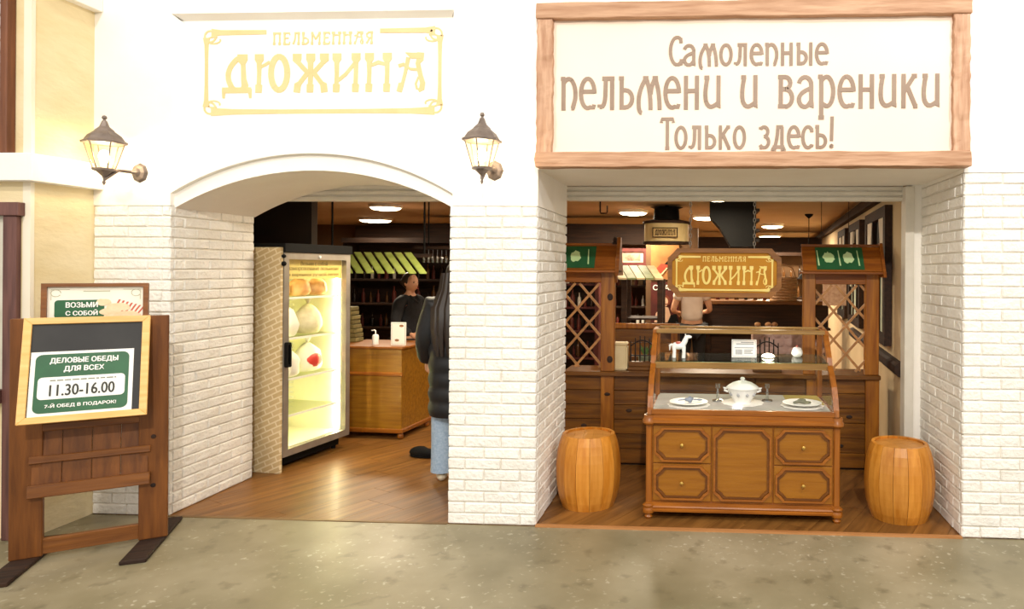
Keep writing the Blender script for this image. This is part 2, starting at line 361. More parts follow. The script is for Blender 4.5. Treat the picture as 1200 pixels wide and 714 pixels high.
def heavy_text(txt, x0, x1, z0, h, y0, y1):
    gap = .11; tot = sum(HEAVY[c][0]+gap for c in txt)-gap; sx = (x1-x0)/tot; x = x0; out = []
    for c in txt:
        adv, st = HEAVY[c]; mb = MB(); out.append(mb); mb.k = len(out)*3
        for s in st: mb.stroke([(x+p[0]*sx, z0+p[1]*h, p[2]*min(sx, h)) for p in s], y0, y1)
        x += (adv+gap)*sx
    return out
def scroll_border(x0, x1, z0, z1, y0, y1, t, gapx0, gapx1):
    """border with thicker ends and looped corners, open at the top for the small heading"""
    mb = MB()
    def bar(p, q, wa, wm):
        mb.stroke([(*p, wa), (p[0]+(q[0]-p[0])*.10, p[1]+(q[1]-p[1])*.10, wm*1.25), (p[0]+(q[0]-p[0])*.3, p[1]+(q[1]-p[1])*.3, wm), (p[0]+(q[0]-p[0])*.7, p[1]+(q[1]-p[1])*.7, wm), (p[0]+(q[0]-p[0])*.9, p[1]+(q[1]-p[1])*.9, wm*1.25), (*q, wa)], y0, y1)
    c = t*1.2
    bar((x0+c, z0), (x1-c, z0), t*1.9, t); bar((x0, z0+c), (x0, z1-c), t*1.7, t*.8); bar((x1, z0+c), (x1, z1-c), t*1.7, t*.8)
    mb.stroke([(x0+c, z1, t*1.9), (x0+c*3, z1, t*1.2), (gapx0, z1, t)], y0, y1); mb.stroke([(gapx1, z1, t), (x1-c*3, z1, t*1.2), (x1-c, z1, t*1.9)], y0, y1)
    for sx, x in ((1, x0), (-1, x1)):
        for sz, z in ((1, z0), (-1, z1)):
            cx, cz = x+sx*t*.9, z+sz*t*.9
            mb.stroke([(cx+a, cz+b, t*.42) for a, b in arc(0, 0, t*1.35, t*1.35, 0, 360, 16)], y0, y1)
            mb.stroke([(cx+sx*(t*.9)+a*sx, cz+sz*t*.9+b*sz, t*.35) for a, b in arc(0, 0, t*1.6, t*.8, -20, 300, 12)], y0, y1)
    return mb
def text_mesh(txt, x0, x1, zc, h, y, bold=0, ext=.0006, fit=True):
    """flat print in the built-in typeface on a plane facing -Y, centred on (x0+x1)/2, zc"""
    cu = bpy.data.curves.new('lettering', 'FONT'); cu.body = txt; cu.size = h*1.35; cu.align_x = 'CENTER'; cu.align_y = 'CENTER'; cu.extrude = ext; cu.resolution_u = 3
    o = bpy.data.objects.new('tmp', cu); COL.objects.link(o); dg = bpy.context.evaluated_depsgraph_get(); dg.update()
    me = bpy.data.meshes.new_from_object(o.evaluated_get(dg)); bpy.data.objects.remove(o); bpy.data.curves.remove(cu); me.name = 'lettering'
    xs = [v.co.x for v in me.vertices]
    if not xs: return me
    k = (x1-x0)/(max(xs)-min(xs)) if fit else 1
    mid = (max(xs)+min(xs))/2; ys = [v.co.y for v in me.vertices]; my = (max(ys)+min(ys))/2; kz = h/(max(ys)-min(ys))
    for v in me.vertices: v.co = Vector(((v.co.x-mid)*k+(x0+x1)/2, y-v.co.z, (v.co.y-my)*kz+zc))
    if bold:
        bm = bmesh.new()
        for i, (dx, dz) in enumerate(((0, 0), (bold, 0), (-bold, 0), (0, bold*.7), (0, -bold*.7))):
            m2 = me.copy(); m2.transform(Matrix.Translation((dx, -.00015*i, dz))); bm.from_mesh(m2); bpy.data.meshes.remove(m2)
        bm.to_mesh(me); bm.free()
    return me

# ================================================================== THE SETTING
# facade plane is Y = 0, the hall lies at Y < 0, the shop behind
XL, XA, XB, XC, XD, XE = -4.06, -3.53, -1.66, -1.085, 1.575, 4.5
TOP = 4.3
struct(MB().box(-9, 9, -9, .0, -.1, 0).build('floor', M_concrete))
# shop floor: a base slab and separate planks over the part in view
fs = struct(MB().box(-7.5, 3.6, .0, 13.5, -.1, -.004).build('floor_shop', wood('floor_base_wood', '#80552a', '#9a6c38', 'y', .35, 0)))
def clip(poly, a, b, c):
    out = []
    for i in range(len(poly)):
        p, q = poly[i], poly[(i+1) % len(poly)]; dp = a*p[0]+b*p[1]-c; dq = a*q[0]+b*q[1]-c
        if dp <= 0: out.append(p)
        if dp*dq < 0: t = dp/(dp-dq); out.append((p[0]+(q[0]-p[0])*t, p[1]+(q[1]-p[1])*t))
    return out
ang = math.radians(62); ux, uy = math.cos(ang), math.sin(ang); vx, vy = -uy, ux
pw, pl = .19, 1.25
for j in range(-30, 30):
    off = random.random()*pl
    for i in range(-6, 8):
        u0 = i*pl+off; v0 = j*pw
        poly = [(u*ux+v*vx-1.0, u*uy+v*vy+1.0) for u, v in ((u0+.001, v0+.001), (u0+pl-.001, v0+.001), (u0+pl-.001, v0+pw-.001), (u0+.001, v0+pw-.001))]
        for a, b, c in ((-1, 0, 3.9), (1, 0, 1.72), (0, -1, -.012), (0, 1, 3.4)): poly = clip(poly, a, b, c) if poly else poly
        if len(poly) < 3: continue
        cx = sum(p[0] for p in poly)/len(poly); cy = sum(p[1] for p in poly)/len(poly)
        R = Matrix.Rotation(-ang, 3, 'Z'); loc = [tuple(R @ Vector((p[0]-cx, p[1]-cy, 0)))[:2] for p in poly]
        o = MB().prism(loc, -.004, .0, 'z').build('floor_plank', M_floorw, fs); o.location = (cx, cy, 0); o.rotation_euler.z = ang
struct(MB().box(XA, XB, -.012, .012, -.002, .004).build('trim_1', wood('threshold_wood', '#6e5436', '#82663f', 'x', .6)))
struct(MB().box(XC, XD, -.018, .014, -.002, .012).build('trim_2', wood('threshold_red_wood', '#a8713f', '#bb8450', 'x', .6)))

# ---- brick pillars
CH, JT = .0705, .006
def brick_mesh(L, seed):
    rr = random.Random(seed); mb = MB(); nx, nz = 4, 3; H = CH-JT; T = .034
    xs = [-L/2, -L/2+.007, L/2-.007, L/2]; zs = [0, .007, H-.007, H]
    idx = {}
    for i, x in enumerate(xs):
        for k, z in enumerate(zs):
            e = (i in (0, 3)) or (k in (0, 3)); c = (i in (0, 3)) and (k in (0, 3))
            y = (.009 if e else 0)+rr.uniform(-.003, .003)+(.003 if c else 0)
            idx[i, k] = len(mb.v); mb.v.append((x+rr.uniform(-.0025, .0025), y, z+rr.uniform(-.002, .002)))
    for i in range(3):
        for k in range(3): mb.f.append((idx[i, k], idx[i+1, k], idx[i+1, k+1], idx[i, k+1]))
    loop = [(i, 0) for i in range(4)]+[(3, k) for k in range(1, 4)]+[(i, 3) for i in (2, 1, 0)]+[(0, k) for k in (2, 1)]
    back = {}
    for q in loop: back[q] = len(mb.v); v = mb.v[idx[q]]; mb.v.append((v[0], T, v[2]))
    for a, b in zip(loop, loop[1:]+loop[:1]): mb.f.append((idx[a], back[a], back[b], idx[b]))
    return mb.mesh('brick')
BR = {}
def get_brick(L):
    k = round(L, 2)
    if k not in BR: BR[k] = [brick_mesh(k-.0035, i*31+int(k*100)) for i in range(5)]
    return random.choice(BR[k])
def bricks(parent, p0, rz, width, rows, first, z0=0, rake=None):
    """rows of separate bricks along local +x from p0; rz turns the face"""
    c, s = math.cos(rz), math.sin(rz)
    for r in range(rows):
        x = 0; L = first[r % len(first)]
        while x < width-.02:
            if width-(x+L) < .05: L = width-x
            if rake is None or (z0+(r+1)*CH) < rake(x+L/2):
                me = get_brick(L); o = link('brick', me, M_brick, parent)
                o.location = (p0[0]+c*(x+L/2), p0[1]+s*(x+L/2), z0+r*CH+JT/2); k = round(L, 2)
                o.rotation_euler.z = rz; o.scale.x = L/k
            x += L; L = .235
R1 = 29
P1 = struct(MB().box(XL-.3, XA-.012, .012, .84, 0, R1*CH).build('wall_left', M_mortar))
bricks(P1, (XL, 0), 0, XA-XL, R1, [.235, .135])
bricks(P1, (XA, .034), PI/2, .80, R1, [.20, .09])
P2 = struct(MB().box(XB+.012, XC-.012, .012, .9, 0, R1*CH).build('wall_middle', M_mortar))
bricks(P2, (XB, 0), 0, XC-XB, R1, [.235, .11])
bricks(P2, (XC, .034), PI/2, .866, R1, [.20, .09])
R3 = 32
P3 = struct(MB().box(XD+.012, XE, .012, .86, 0, R3*CH).build('wall_right', M_mortar))
bricks(P3, (XD, 0), 0, .94, R3, [.115, .235])
bricks(P3, (XD, .85), -PI/2, .816, R3, [.235, .12])
# ---- upper facade with arch, niche and header
def arcz(x, x0, x1, spring, apex):
    c = (x0+x1)/2; h = (x1-x0)/2; r = apex-spring; Rr = (h*h+r*r)/(2*r); return apex-Rr+math.sqrt(max(Rr*Rr-(x-c)**2, 0))
AX0, AX1 = XA, XB+.02
def arcpts(spring, apex, n=28): return [(AX0+(AX1-AX0)*i/n, arcz(AX0+(AX1-AX0)*i/n, AX0, AX1, spring, apex)) for i in range(n+1)]
a1, a2, a3 = arcpts(2.30, 2.55), arcpts(2.125, 2.385), arcpts(2.03, 2.278)
zb = R1*CH
mb = MB()
mb.box(XL, AX0, 0, .84, zb, TOP)                       # over the left pillar
mb.box(AX1, XC, 0, .9, zb, TOP)                        # over the middle pillar
mb.box(AX0, AX1, 0, .84, 3.305, TOP)                   # over the niche
mb.box(XC, XD, 0, .88, 2.28, TOP)                      # header over the stall
mb.box(XD, XE, 0, .86, R3*CH, TOP)                     # over the right pillar
for i in range(len(a1)-1):
    mb.prism([a2[i], a2[i+1], a1[i+1], a1[i]], 0, .84, 'y')
    mb.prism([a3[i], a3[i+1], a2[i+1], a2[i]], .035, .84, 'y')
    mb.prism([(a1[i][0], a1[i][1]-.02), (a1[i+1][0], a1[i+1][1]-.02), (a1[i+1][0], 3.31), (a1[i][0], 3.31)], .055, .84, 'y')
# sloping reveals of the niche
mb.add([(AX0, 0, 2.30), (AX0+.045, .055, 2.33), (AX0+.045, .055, 3.26), (AX0, 0, 3.305)], [(0, 1, 2, 3)])
mb.add([(AX0, 0, 3.305), (AX0+.045, .055, 3.275), (AX1-.03, .055, 3.275), (AX1, 0, 3.305)], [(0, 1, 2, 3)])
WF = struct(mb.build('wall_front', M_white))
# return jamb, roller shutter boxes and guide rail
struct(MB().box(1.5, XE, .84, .95, 0, 2.29).build('wall_jamb', M_white))
def shutter(name, x0, x1, y, z0, z1, n):
    o = struct(MB().box(x0, x1, y+.02, y+.12, z0+.01, z1).build(name, M_white)); h = (z1-z0)/n
    for i in range(n):
        z = z0+i*h
        MB().prism([(y+.012, z+.003), (y, z+h*.3), (y, z+h*.75), (y+.012, z+h-.002), (y+.03, z+h-.002), (y+.03, z+.003)], x0, x1, 'x').build('slat', M_shut, o)
    return o
M_shut = mat('shutter_offwhite', '#d8d2c4', '#e2dccf', .5)
shutter('trim_3', XC, 1.46, .90, 2.165, 2.285, 3)
shutter('trim_4', XA-.1, XB+.1, .84, 2.155, 2.42, 6)
struct(MB().box(1.455, 1.52, .82, .93, 0, 2.27).build('trim_5', M_shut, bevel=.003))
# ---- projecting wing at the far left
mb = MB()
mb.box(-6.2, XL, -.42, .84, 0, 2.16).box(-6.2, XL, -.42, .84, 2.30, TOP)
wl = struct(mb.build('wall_side', M_beige))
MB().box(-6.2, XL, -.4205, -.4195, 0, TOP)
struct(MB().box(-6.3, XL+.07, -.49, .0, 2.145, 2.31).build('trim_6', M_white, bevel=.004))
struct(MB().box(-6.3, XL+.06, -.50, .0, 3.32, TOP+.1).build('trim_7', M_white, bevel=.004))
for z0, z1 in ((0, 2.145), (2.31, 3.32)):
    struct(MB().box(XL-.045, XL+.004, -.424, -.40, z0, z1).build('trim_8', M_cream))
wd = struct(thing('window_1', None, None, (-4.15, -.42, 0)))
MF = wood('window_plum_frame', '#5b3a34', '#7a5148', 'z', .5)
MB().box(-1.0, .06, -.05, .0, 1.94, 2.02).build('lintel', MF, wd, bevel=.004)
MB().box(-.05, .035, -.035, .0, .0, 1.94).build('window_frame', MF, wd, bevel=.004)
MB().box(-1.0, -.05, -.012, .0, .9, 1.94).build('pane', glass('window_glass'), wd)
MB().box(-1.0, -.05, -.004, .004, .9, 1.94).build('blind', mat('pale_blind', '#c9c2b0', '#d8d2c2', .7), wd)
MB().box(-1.0, -.05, -.06, .0, .82, .9).build('window_sill', MF, wd)
# upper storey post beside an old brick field
MB().box(-.10, -.055, -.06, .0, 2.31, TOP).build('post', wood('dark_post_wood', '#5f3620', '#7c4a2c', 'z', .55), wl, loc=(-4.06-.04, -.42, 0), bevel=.006)
for r in range(14):
    MB().box(-.57, -.077, -.03, .0, 2.32+r*.075, 2.385+r*.075).build('brick', mat('old_pale_brick', '#a39a98', '#d8d0cc', .8, 10, rnd=.15), wl, loc=(-4.06-.07, -.42, 0), bevel=.008)

# ---- the shop shell behind the facade
CEIL = 2.42
struct(MB().box(-7.5, 3.6, .9, 13.5, CEIL, CEIL+.1).build('ceiling', M_ceil))
struct(MB().box(-7.5, 3.6, 13.4, 13.6, 0, CEIL).build('wall_back', M_brownwall))
struct(MB().box(-7.6, -7.5, .9, 13.5, 0, CEIL).build('wall_shop_left', M_brownwall))
struct(MB().box(-7.5, -4.36, .84, .9, 0, CEIL).build('wall_shop_front', M_brownwall))
# right wall, running slightly outwards
def rwx(y): return 1.47+.095*(y-.9)
mb = MB(); mb.prism([(rwx(.95), .95), (rwx(13.4), 13.4), (rwx(13.4)+.1, 13.4), (rwx(.95)+.1, .95)], 0, CEIL, 'z')
WR = struct(mb.build('wall_shop_right', M_int))
rot = -math.atan(.095)   # local frame of the right wall: x runs along it into the shop, -y (mirrored) faces the room
def rwall(o, y):
    o.location = (rwx(y), y, 0); o.rotation_euler.z = PI/2+rot; o.scale.y = -1; return o
struct(rwall(MB().prism([(-.05, .86), (-.05, .92), (-.03, .94), (0, .95), (0, .83), (-.03, .84)], 0, 3.2, 'x').build('trim_9', M_darkw), .97))
struct(rwall(MB().box(0, 11, -.07, 0, 2.27, 2.36).build('trim_10', M_darkw), 1.6))
for n, (y0, ln) in enumerate(((1.42, 1.25), (3.1, 1.1), (4.6, 1.0))):
    wn = struct(rwall(thing('window_%d' % (n+2), None, None), y0))
    mb = MB(); 
    MB().ring([(0, 1.02), (ln, 1.02), (ln, 2.19), (0, 2.19)], [(.11, 1.11), (ln-.11, 1.11), (ln-.11, 2.10), (.11, 2.10)], -.06, 0, 'y').build('window_frame', M_darkw, wn)
    MB().box(.1, ln-.1, -.008, -.004, 1.1, 2.11).build('pane', mat('dark_pane', '#17150f', '#221e16', .3), wn)
    for x in (ln*.36, ln*.68): MB().box(x-.02, x+.02, -.045, -.01, 1.1, 2.11).build('mullion', M_darkw, wn)
    MB().box(.12, ln-.12, -.028, -.012, 1.11, 1.74).build('cafe_curtain', mat('pale_green_curtain', '#b4bea6', '#c6ceb8', .9, 20, (8, 8, .5)), wn)
    for s, xx in ((1, .12), (-1, ln-.12)):
        pts = [(xx, 2.1), (xx+s*.30, 2.1), (xx+s*.16, 1.7), (xx+s*.06, 1.45), (xx, 1.45)]
        MB().prism(pts, -.05, -.03, 'y').build('curtain', mat('grey_curtain', '#cfc6b4', '#ded6c6', .9, 20, (8, 8, .5)), wn)
# partition behind the fridge, ceiling beams and bulkheads
struct(MB().box(-7.4, -3.78, 2.02, 2.12, 0, CEIL).build('wall_partition', mat('dark_brown_panel', '#1c120b', '#2a1b10', .6, 4)))
struct(MB().box(-7.4, -3.0, 7.9, 8.0, 0, CEIL).build('wall_tan', M_brownwall))
for n, (x0, x1, y, z0, z1) in enumerate(((-6.2, -2.2, 7.4, 1.87, 2.37), (-4.2, -.35, 5.65, 2.0, 2.3), (-.2, 3.2, 9.6, 1.95, 2.3))):
    struct(MB().box(x0, x1, y, y+.4, z0, z1).build('trim_%d' % (11+n), M_darkw))

# ================================================================== SIGNS
def boxframe(x0, x1, z0, z1, t): return ([(x0, z0), (x1, z0), (x1, z1), (x0, z1)], [(x0+t, z0+t), (x1-t, z0+t), (x1-t, z1-t), (x0+t, z1-t)])
def rough_bar(x0, x1, y0, y1, z0, z1, axis, n, j, seed):
    """hewn timber: a bar cut into lengths whose corners wander by j"""
    rr = random.Random(seed); mb = MB(); vs = []; fs = []
    for i in range(n+1):
        t = i/n
        if axis == 'x': sec = [(x0+(x1-x0)*t, y, z) for y, z in ((y0, z0), (y0, (z0+z1)/2), (y0, z1), (y1, z1), (y1, z0))]
        else: sec = [(x, y, z0+(z1-z0)*t) for x, y in ((x0, y0), ((x0+x1)/2, y0), (x1, y0), (x1, y1), (x0, y1))]
        vs += [tuple(c+rr.uniform(-j, j) for c in p) for p in sec]
    for i in range(n):
        for k in range(5): l = (k+1) % 5; fs.append((i*5+k, i*5+l, i*5+5+l, i*5+5+k))
    fs += [(0, 1, 2, 3, 4), tuple(n*5+k for k in range(5))]
    return mb.add(vs, fs)
sg = thing('sign_board', 'large cream sign with three lines of taupe lettering in a hewn wooden frame', 'sign', (.25, 0, 2.28))
sx0, sx1 = -1.08-.25, 1.583-.25
rough_bar(sx0, sx1, -.10, 0, .925, 1.025, 'x', 30, .003, 1).build('top_rail', M_signwood, sg, bevel=.004)
rough_bar(sx0, sx1, -.10, 0, 0, .092, 'x', 30, .003, 2).build('bottom_rail', M_signwood, sg, bevel=.004)
for x, s in ((sx0+.004, 3), (sx1-.104, 4)): rough_bar(x, x+.10, -.09, 0, .09, .927, 'z', 22, .005, s).build('stile', M_signwoodz, sg, bevel=.004)
MB().box(sx0+.09, sx1-.09, -.05, 0, .08, .94).build('panel', M_panel, sg)
for txt, x0, x1, zb_, xh, wd_ in (('Самолепные', -.245, .729, 2.920, .122, .021), ('пельмени и вареники', -.93, 1.41, 2.655, .185, .026), ('Только здесь!', -.294, .774, 2.402, .130, .021)):
    for word in thin_text(txt, x0-.25, x1-.25, zb_-2.28, xh, wd_, -.054, -.048): word.build('lettering', M_letter, sg)
lg = thing('painted_logo', 'pale gold painted shop name with scrolled border on the white niche above the arch', 'sign', (-2.54, .055, 2.63))
for g_ in heavy_text('ДЮЖИНА', -.685, .69, .165, .255, -.003, .002): g_.build('letter', M_gold, lg)
for g_ in heavy_text('ПЕЛЬМЕННАЯ', -.335, .345, .478, .085, -.003, .002): g_.build('letter', M_gold, lg)
scroll_border(-.79, .79, .04, .565, -.003, .002, .028, -.38, .39).build('border', M_gold, lg)
def notch_poly(x0, x1, z0, z1, c):
    return [(x0+c, z0), (x1-c, z0), (x1-c*.55, z0+c*.55), (x1, z0+c), (x1, z1-c), (x1-c*.55, z1-c*.55), (x1-c, z1), (x0+c, z1), (x0+c*.55, z1-c*.55), (x0, z1-c), (x0, z0+c), (x0+c*.55, z0+c*.55)]
hs = thing('hanging_sign', 'ochre shop sign with yellow lettering hanging on two chains above the glass cabinet', 'sign', (.13, 1.1, 1.62))
W2, H2 = .445, .192
MB().prism(notch_poly(-W2, W2, -H2, H2, .075), -.02, .02).build('board', M_board, hs)
MB().ring(notch_poly(-W2, W2, -H2, H2, .075), notch_poly(-W2+.035, W2-.035, -H2+.035, H2-.035, .068), -.045, .025).build('rim', M_boardrim, hs)
for g_ in heavy_text('ДЮЖИНА', -.33, .335, -.095, .15, -.026, -.018): g_.build('letter', M_goldy, hs)
for g_ in heavy_text('ПЕЛЬМЕННАЯ', -.17, .17, .088, .042, -.024, -.018): g_.build('letter', M_goldy, hs)
scroll_border(-.375, .375, -.135, .125, -.026, -.018, .014, -.185, .185).build('border', M_goldy, hs)
for x in (-.268, .236):
    mb = MB(); z = H2-.01
    k = 0
    while z < CEIL-1.62:
        lp = [(x+(.009*math.cos(a) if k % 2 else 0), (0 if k % 2 else .009*math.cos(a)), z+.018+.019*math.sin(a)) for a in [2*PI*i/8 for i in range(8)]]
        mb.tube(lp, .0032, 5, True); z += .031; k += 1
    mb.build('chain', M_alu, hs)

# ================================================================== WALL LANTERNS
def lantern(x, z, y, wallx, wallz, label):
    t = thing('wall_lantern', label, 'lantern', (x, y, z), 0, 'lit wall lanterns'); LK = .87; t.scale = (LK, LK, LK)
    s6 = lambda r, zz, n=6: [(r*math.cos(2*PI*k/n+PI/6), r*math.sin(2*PI*k/n+PI/6), zz) for k in range(n)]
    def loft(secs, name, m_, cap=True):
        mb = MB(); vs = []; fs = []; n = len(secs[0])
        for s in secs: vs += s
        for i in range(len(secs)-1):
            for k in range(n): l = (k+1) % n; fs.append((i*n+k, i*n+l, i*n+n+l, i*n+n+k))
        if cap: fs += [tuple(range(n)), tuple((len(secs)-1)*n+k for k in range(n))]
        return mb.add(vs, fs).build(name, m_, t)
    loft([s6(.138, .11), s6(.14, .125), s6(.122, .135), s6(.10, .17), s6(.062, .20), s6(.056, .21), s6(.03, .235), s6(.016, .275)], 'roof', M_bronze)
    MB().lathe([(.0, .27), (.012, .275), (.008, .285), (.017, .297), (.012, .312), (0, .318)], 10).build('finial', M_bronze, t, True)
    loft([s6(.118, .11), s6(.066, -.07)], 'pane', MATS.get('lantern_glass') or glass('lantern_glass', '#fff6e2'), False)
    mb = MB()
    for a, b in zip(s6(.118, .11), s6(.066, -.07)): mb.tube([a, b], .0045, 5)
    mb.build('cage', M_bronze, t)
    MB().lathe([(.01, -.135), (.014, -.125), (.04, -.10), (.05, -.09), (.074, -.085), (.074, -.07), (.0, -.07)], 6).build('base', M_bronze, t)
    MB().lathe([(0, -.07), (.02, -.07), (.018, -.03), (.0, -.03)], 10).build('socket', M_paper, t, True)
    MB().ball((0, 0, .015), (.033, .033, .05)).build('bulb', emit('lantern_bulb', '#ffeccc', 40), t, True)
    dx, dy, dz = (wallx-x)/LK, -y/LK, (wallz-z)/LK
    MB().tube([(0, 0, -.12), (0, 0, -.15), (dx*.35, dy*.4, dz+.0), (dx*.7, dy*.75, dz+.0), (dx, dy-.03, dz)], [.011, .012, .012, .013, .024], 8).build('arm', M_bronze, t, True)
    MB().lathe([(0, -.19), (.006, -.185), (.011, -.17), (.005, -.155), (.008, -.13)], 8).build('drop', M_bronze, t, True)
    MB().lathe([(0, -.045), (.02, -.04), (.03, -.028), (.052, -.02), (.06, -.008), (.066, 0)], 8, M=Matrix.Translation((dx, dy, dz)) @ Matrix.Rotation(-PI/2, 4, 'X') @ Matrix.Scale(1.15, 4, (0, 1, 0))).build('wall_plate', M_bronze, t)
    l = lamp('lantern_light', 'POINT', (x, y, z+.02), 8, (1, .88, .68), .04); return t
lantern(-3.812, 2.32, -.19, -3.74, 2.258, 'lit bronze lantern on the white wall beside the beige wing')
lantern(-1.385, 2.325, -.19, -1.365, 2.27, 'lit bronze lantern on the white wall between the arch and the large sign')

# ================================================================== MENU STAND
st = thing('menu_stand', 'brown wooden stand with plank posts and a chalkboard notice beside the brick pillar', 'stand', (-3.535, -.55, 0), math.radians(35))
for s in (-1, 1):
    x0 = -.352 if s < 0 else .212
    MB().box(x0, x0+.14, -.025, .025, 0.022, 1.35).build('post', M_stand, st, bevel=.004)
    MB().box(-.062, .062, -.35, .35, 0, .022).build('foot', M_darkw, st, bevel=.004, loc=(x0+.07, .0, 0), rz=math.radians(-10))
for z in (.63, .34): MB().ball(((.282), -.027, z), (.013, .004, .013)).build('knot', M_darkw, st)
MB().box(-.25, .25, -.015, .02, .03, .115).build('bottom_rail', M_standx, st, bevel=.003)
tilt = Matrix.Translation((0, -.055, .36)) @ Matrix.Rotation(-.11, 4, 'X')
mb = MB()
for i in range(4): MB().box(-.26+i*.13, -.132+i*.13, .012, .028, .0, .95, tilt).build('panel_board', M_stand, st, bevel=.002)
for z0, z1, yy in ((.0, .07, -.02), (.185, .225, -.008), (.36, .40, -.008)): MB().box(-.27, .27, yy, .02, z0, z1, tilt).build('cross_rail', M_standx, st, bevel=.004)
# upper poster in its frame
tp = Matrix.Translation((.01, -.045, .36)) @ Matrix.Rotation(-.06, 4, 'X')
o = MB().ring(*[[p for p in q] for q in ([(-.24, .80), (.24, .80), (.24, 1.185), (-.24, 1.185)], [(-.215, .82), (.215, .82), (.215, 1.165), (-.215, 1.165)])], -.02, .035, 'y', tp).build('poster_frame', M_standx, st)
pz = tp @ Matrix.Translation((0, 0, 0))
po = MB().box(-.216, .216, .0, .02, .82, 1.166, tp).build('poster', mat('poster_cream', '#f3ecd9', '#f8f2e2', .6), st)
def onto(me, M):
    me.transform(M); return me
def rrect(x0, x1, z0, z1, r):
    p = []
    for cx, cz, a in ((x1-r, z1-r, 0), (x0+r, z1-r, 90), (x0+r, z0+r, 180), (x1-r, z0+r, 270)): p += arc(cx, cz, r, r, a, a+90, 5)
    return p
MB().prism(rrect(-.185, .035, .985, 1.09, .018), -.002, .002, 'y', tp).build('green_label', M_green, po)
link('lettering', onto(text_mesh('ВОЗЬМИ', -.135, .005, 1.062, .030, -.0035, .0012), tp), M_paper, po)
link('lettering', onto(text_mesh('С СОБОЙ', -.135, .005, 1.018, .032, -.0035, .0012), tp), M_paper, po)
rs = random.Random(3)
for i in range(9):                                       # striped red cloth printed under the dumplings
    x = .05+i*.019; MB().prism([(x, .975), (x+.010, .975), (x+.06, 1.09-i*.007), (x+.05, 1.09-i*.007)] if i < 7 else [(x, .975), (x+.010, .975), (x+.02, 1.0), (x+.012, 1.0)], -.0012, .002, 'y', tp).build('stripe', mat('red_stripe', '#c05a45', '#cc6a52', .6), po)
for cx, cz, rx, rz_ in ((.10, 1.045, .055, .025), (.06, 1.02, .045, .022), (.14, 1.0, .06, .024), (.03, 1.075, .035, .02), (.10, .985, .07, .022)):
    MB().prism([(cx+a*(1+rs.uniform(-.12, .12)), cz+b*(1+rs.uniform(-.12, .12))) for a, b in arc(0, 0, rx, rz_, 0, 345, 15)], -.003-rs.random()*.001, .002, 'y', tp).build('dumpling_print', mat('dumpling_print', '#e9c79a', '#f3dcb8', .6, 25), po)
mb = MB()
M_sage = mat('sage_print', '#b9b69a', '#c6c3a8', .7)
for s in (-1, 1): MB().stroke([(s*.20, 1.09, .003), (s*.20, 1.15, .003), (s*.12, 1.15, .003)], -.0012, .001, tp).stroke([(s*.18+a, 1.13+b, .004) for a, b in arc(0, 0, .022, .02, 0, 330, 10)], -.0012, .001, tp).build('ornament_print', M_sage, po)
MB().stroke([(-.06, 1.14, .006), (.06, 1.14, .006)], -.0012, .001, tp).build('ornament_print', M_sage, po)
# the chalkboard leans in front
tb = Matrix.Translation((-.005, -.235, .80)) @ Matrix.Rotation(-.27, 4, 'X') @ Matrix.Rotation(-.0, 4, 'Y')
cb = thing('chalkboard', 'pine framed chalkboard with a green lunch hours notice leaning on the brown stand', 'sign', (-3.535, -.55, 0), math.radians(35))
fo, fi = boxframe(-.275, .275, .0, .575, .036)
n4 = [((fo[i]), fo[(i+1) % 4], fi[(i+1) % 4], fi[i]) for i in range(4)]
for q in n4: MB().prism(list(q), -.014, .014, 'y', tb).build('frame_bar', M_pine, cb, bevel=.002)
MB().box(-.242, .242, .0, .008, .033, .545, tb).build('slate', mat('slate_black', '#1d1b1a', '#2a2826', .6, 6), cb)
pa = MB().box(-.235, .205, -.003, .0, .036, .385, tb).build('notice', M_paper, cb)
MB().prism(rrect(-.215, .185, .052, .370, .03), -.0042, -.003, 'y', tb).build('green_field', M_green, pa)
MB().prism(rrect(-.200, .170, .125, .245, .02), -.0054, -.004, 'y', tb).build('white_field', M_paper, pa)
for txt, x0, x1, zc, h, mm, bd in (('ДЕЛОВЫЕ ОБЕДЫ', -.155, .135, .332, .034, M_paper, .0014), ('ДЛЯ ВСЕХ', -.095, .075, .285, .034, M_paper, .0014), ('11.30-16.00', -.15, .125, .172, .060, mat('print_black', '#2a2a22', '#33332a', .6), .0012), ('7-Й ОБЕД В ПОДАРОК!', -.165, .135, .089, .026, M_paper, .0009)):
    link('lettering', onto(text_mesh(txt, x0, x1, zc, h, -.006, bd), tb), mm, pa)
mb = MB(); rs = random.Random(5); x = -.15
while x < .125:
    l = rs.uniform(.012, .03); mb.stroke([(x, .226, .006), (min(x+l, .13), .226, .006)], -.006, -.005, tb); x += l+.006
mb.build('small_print', mat('print_grey', '#7c7c6c', '#888878', .6), pa)

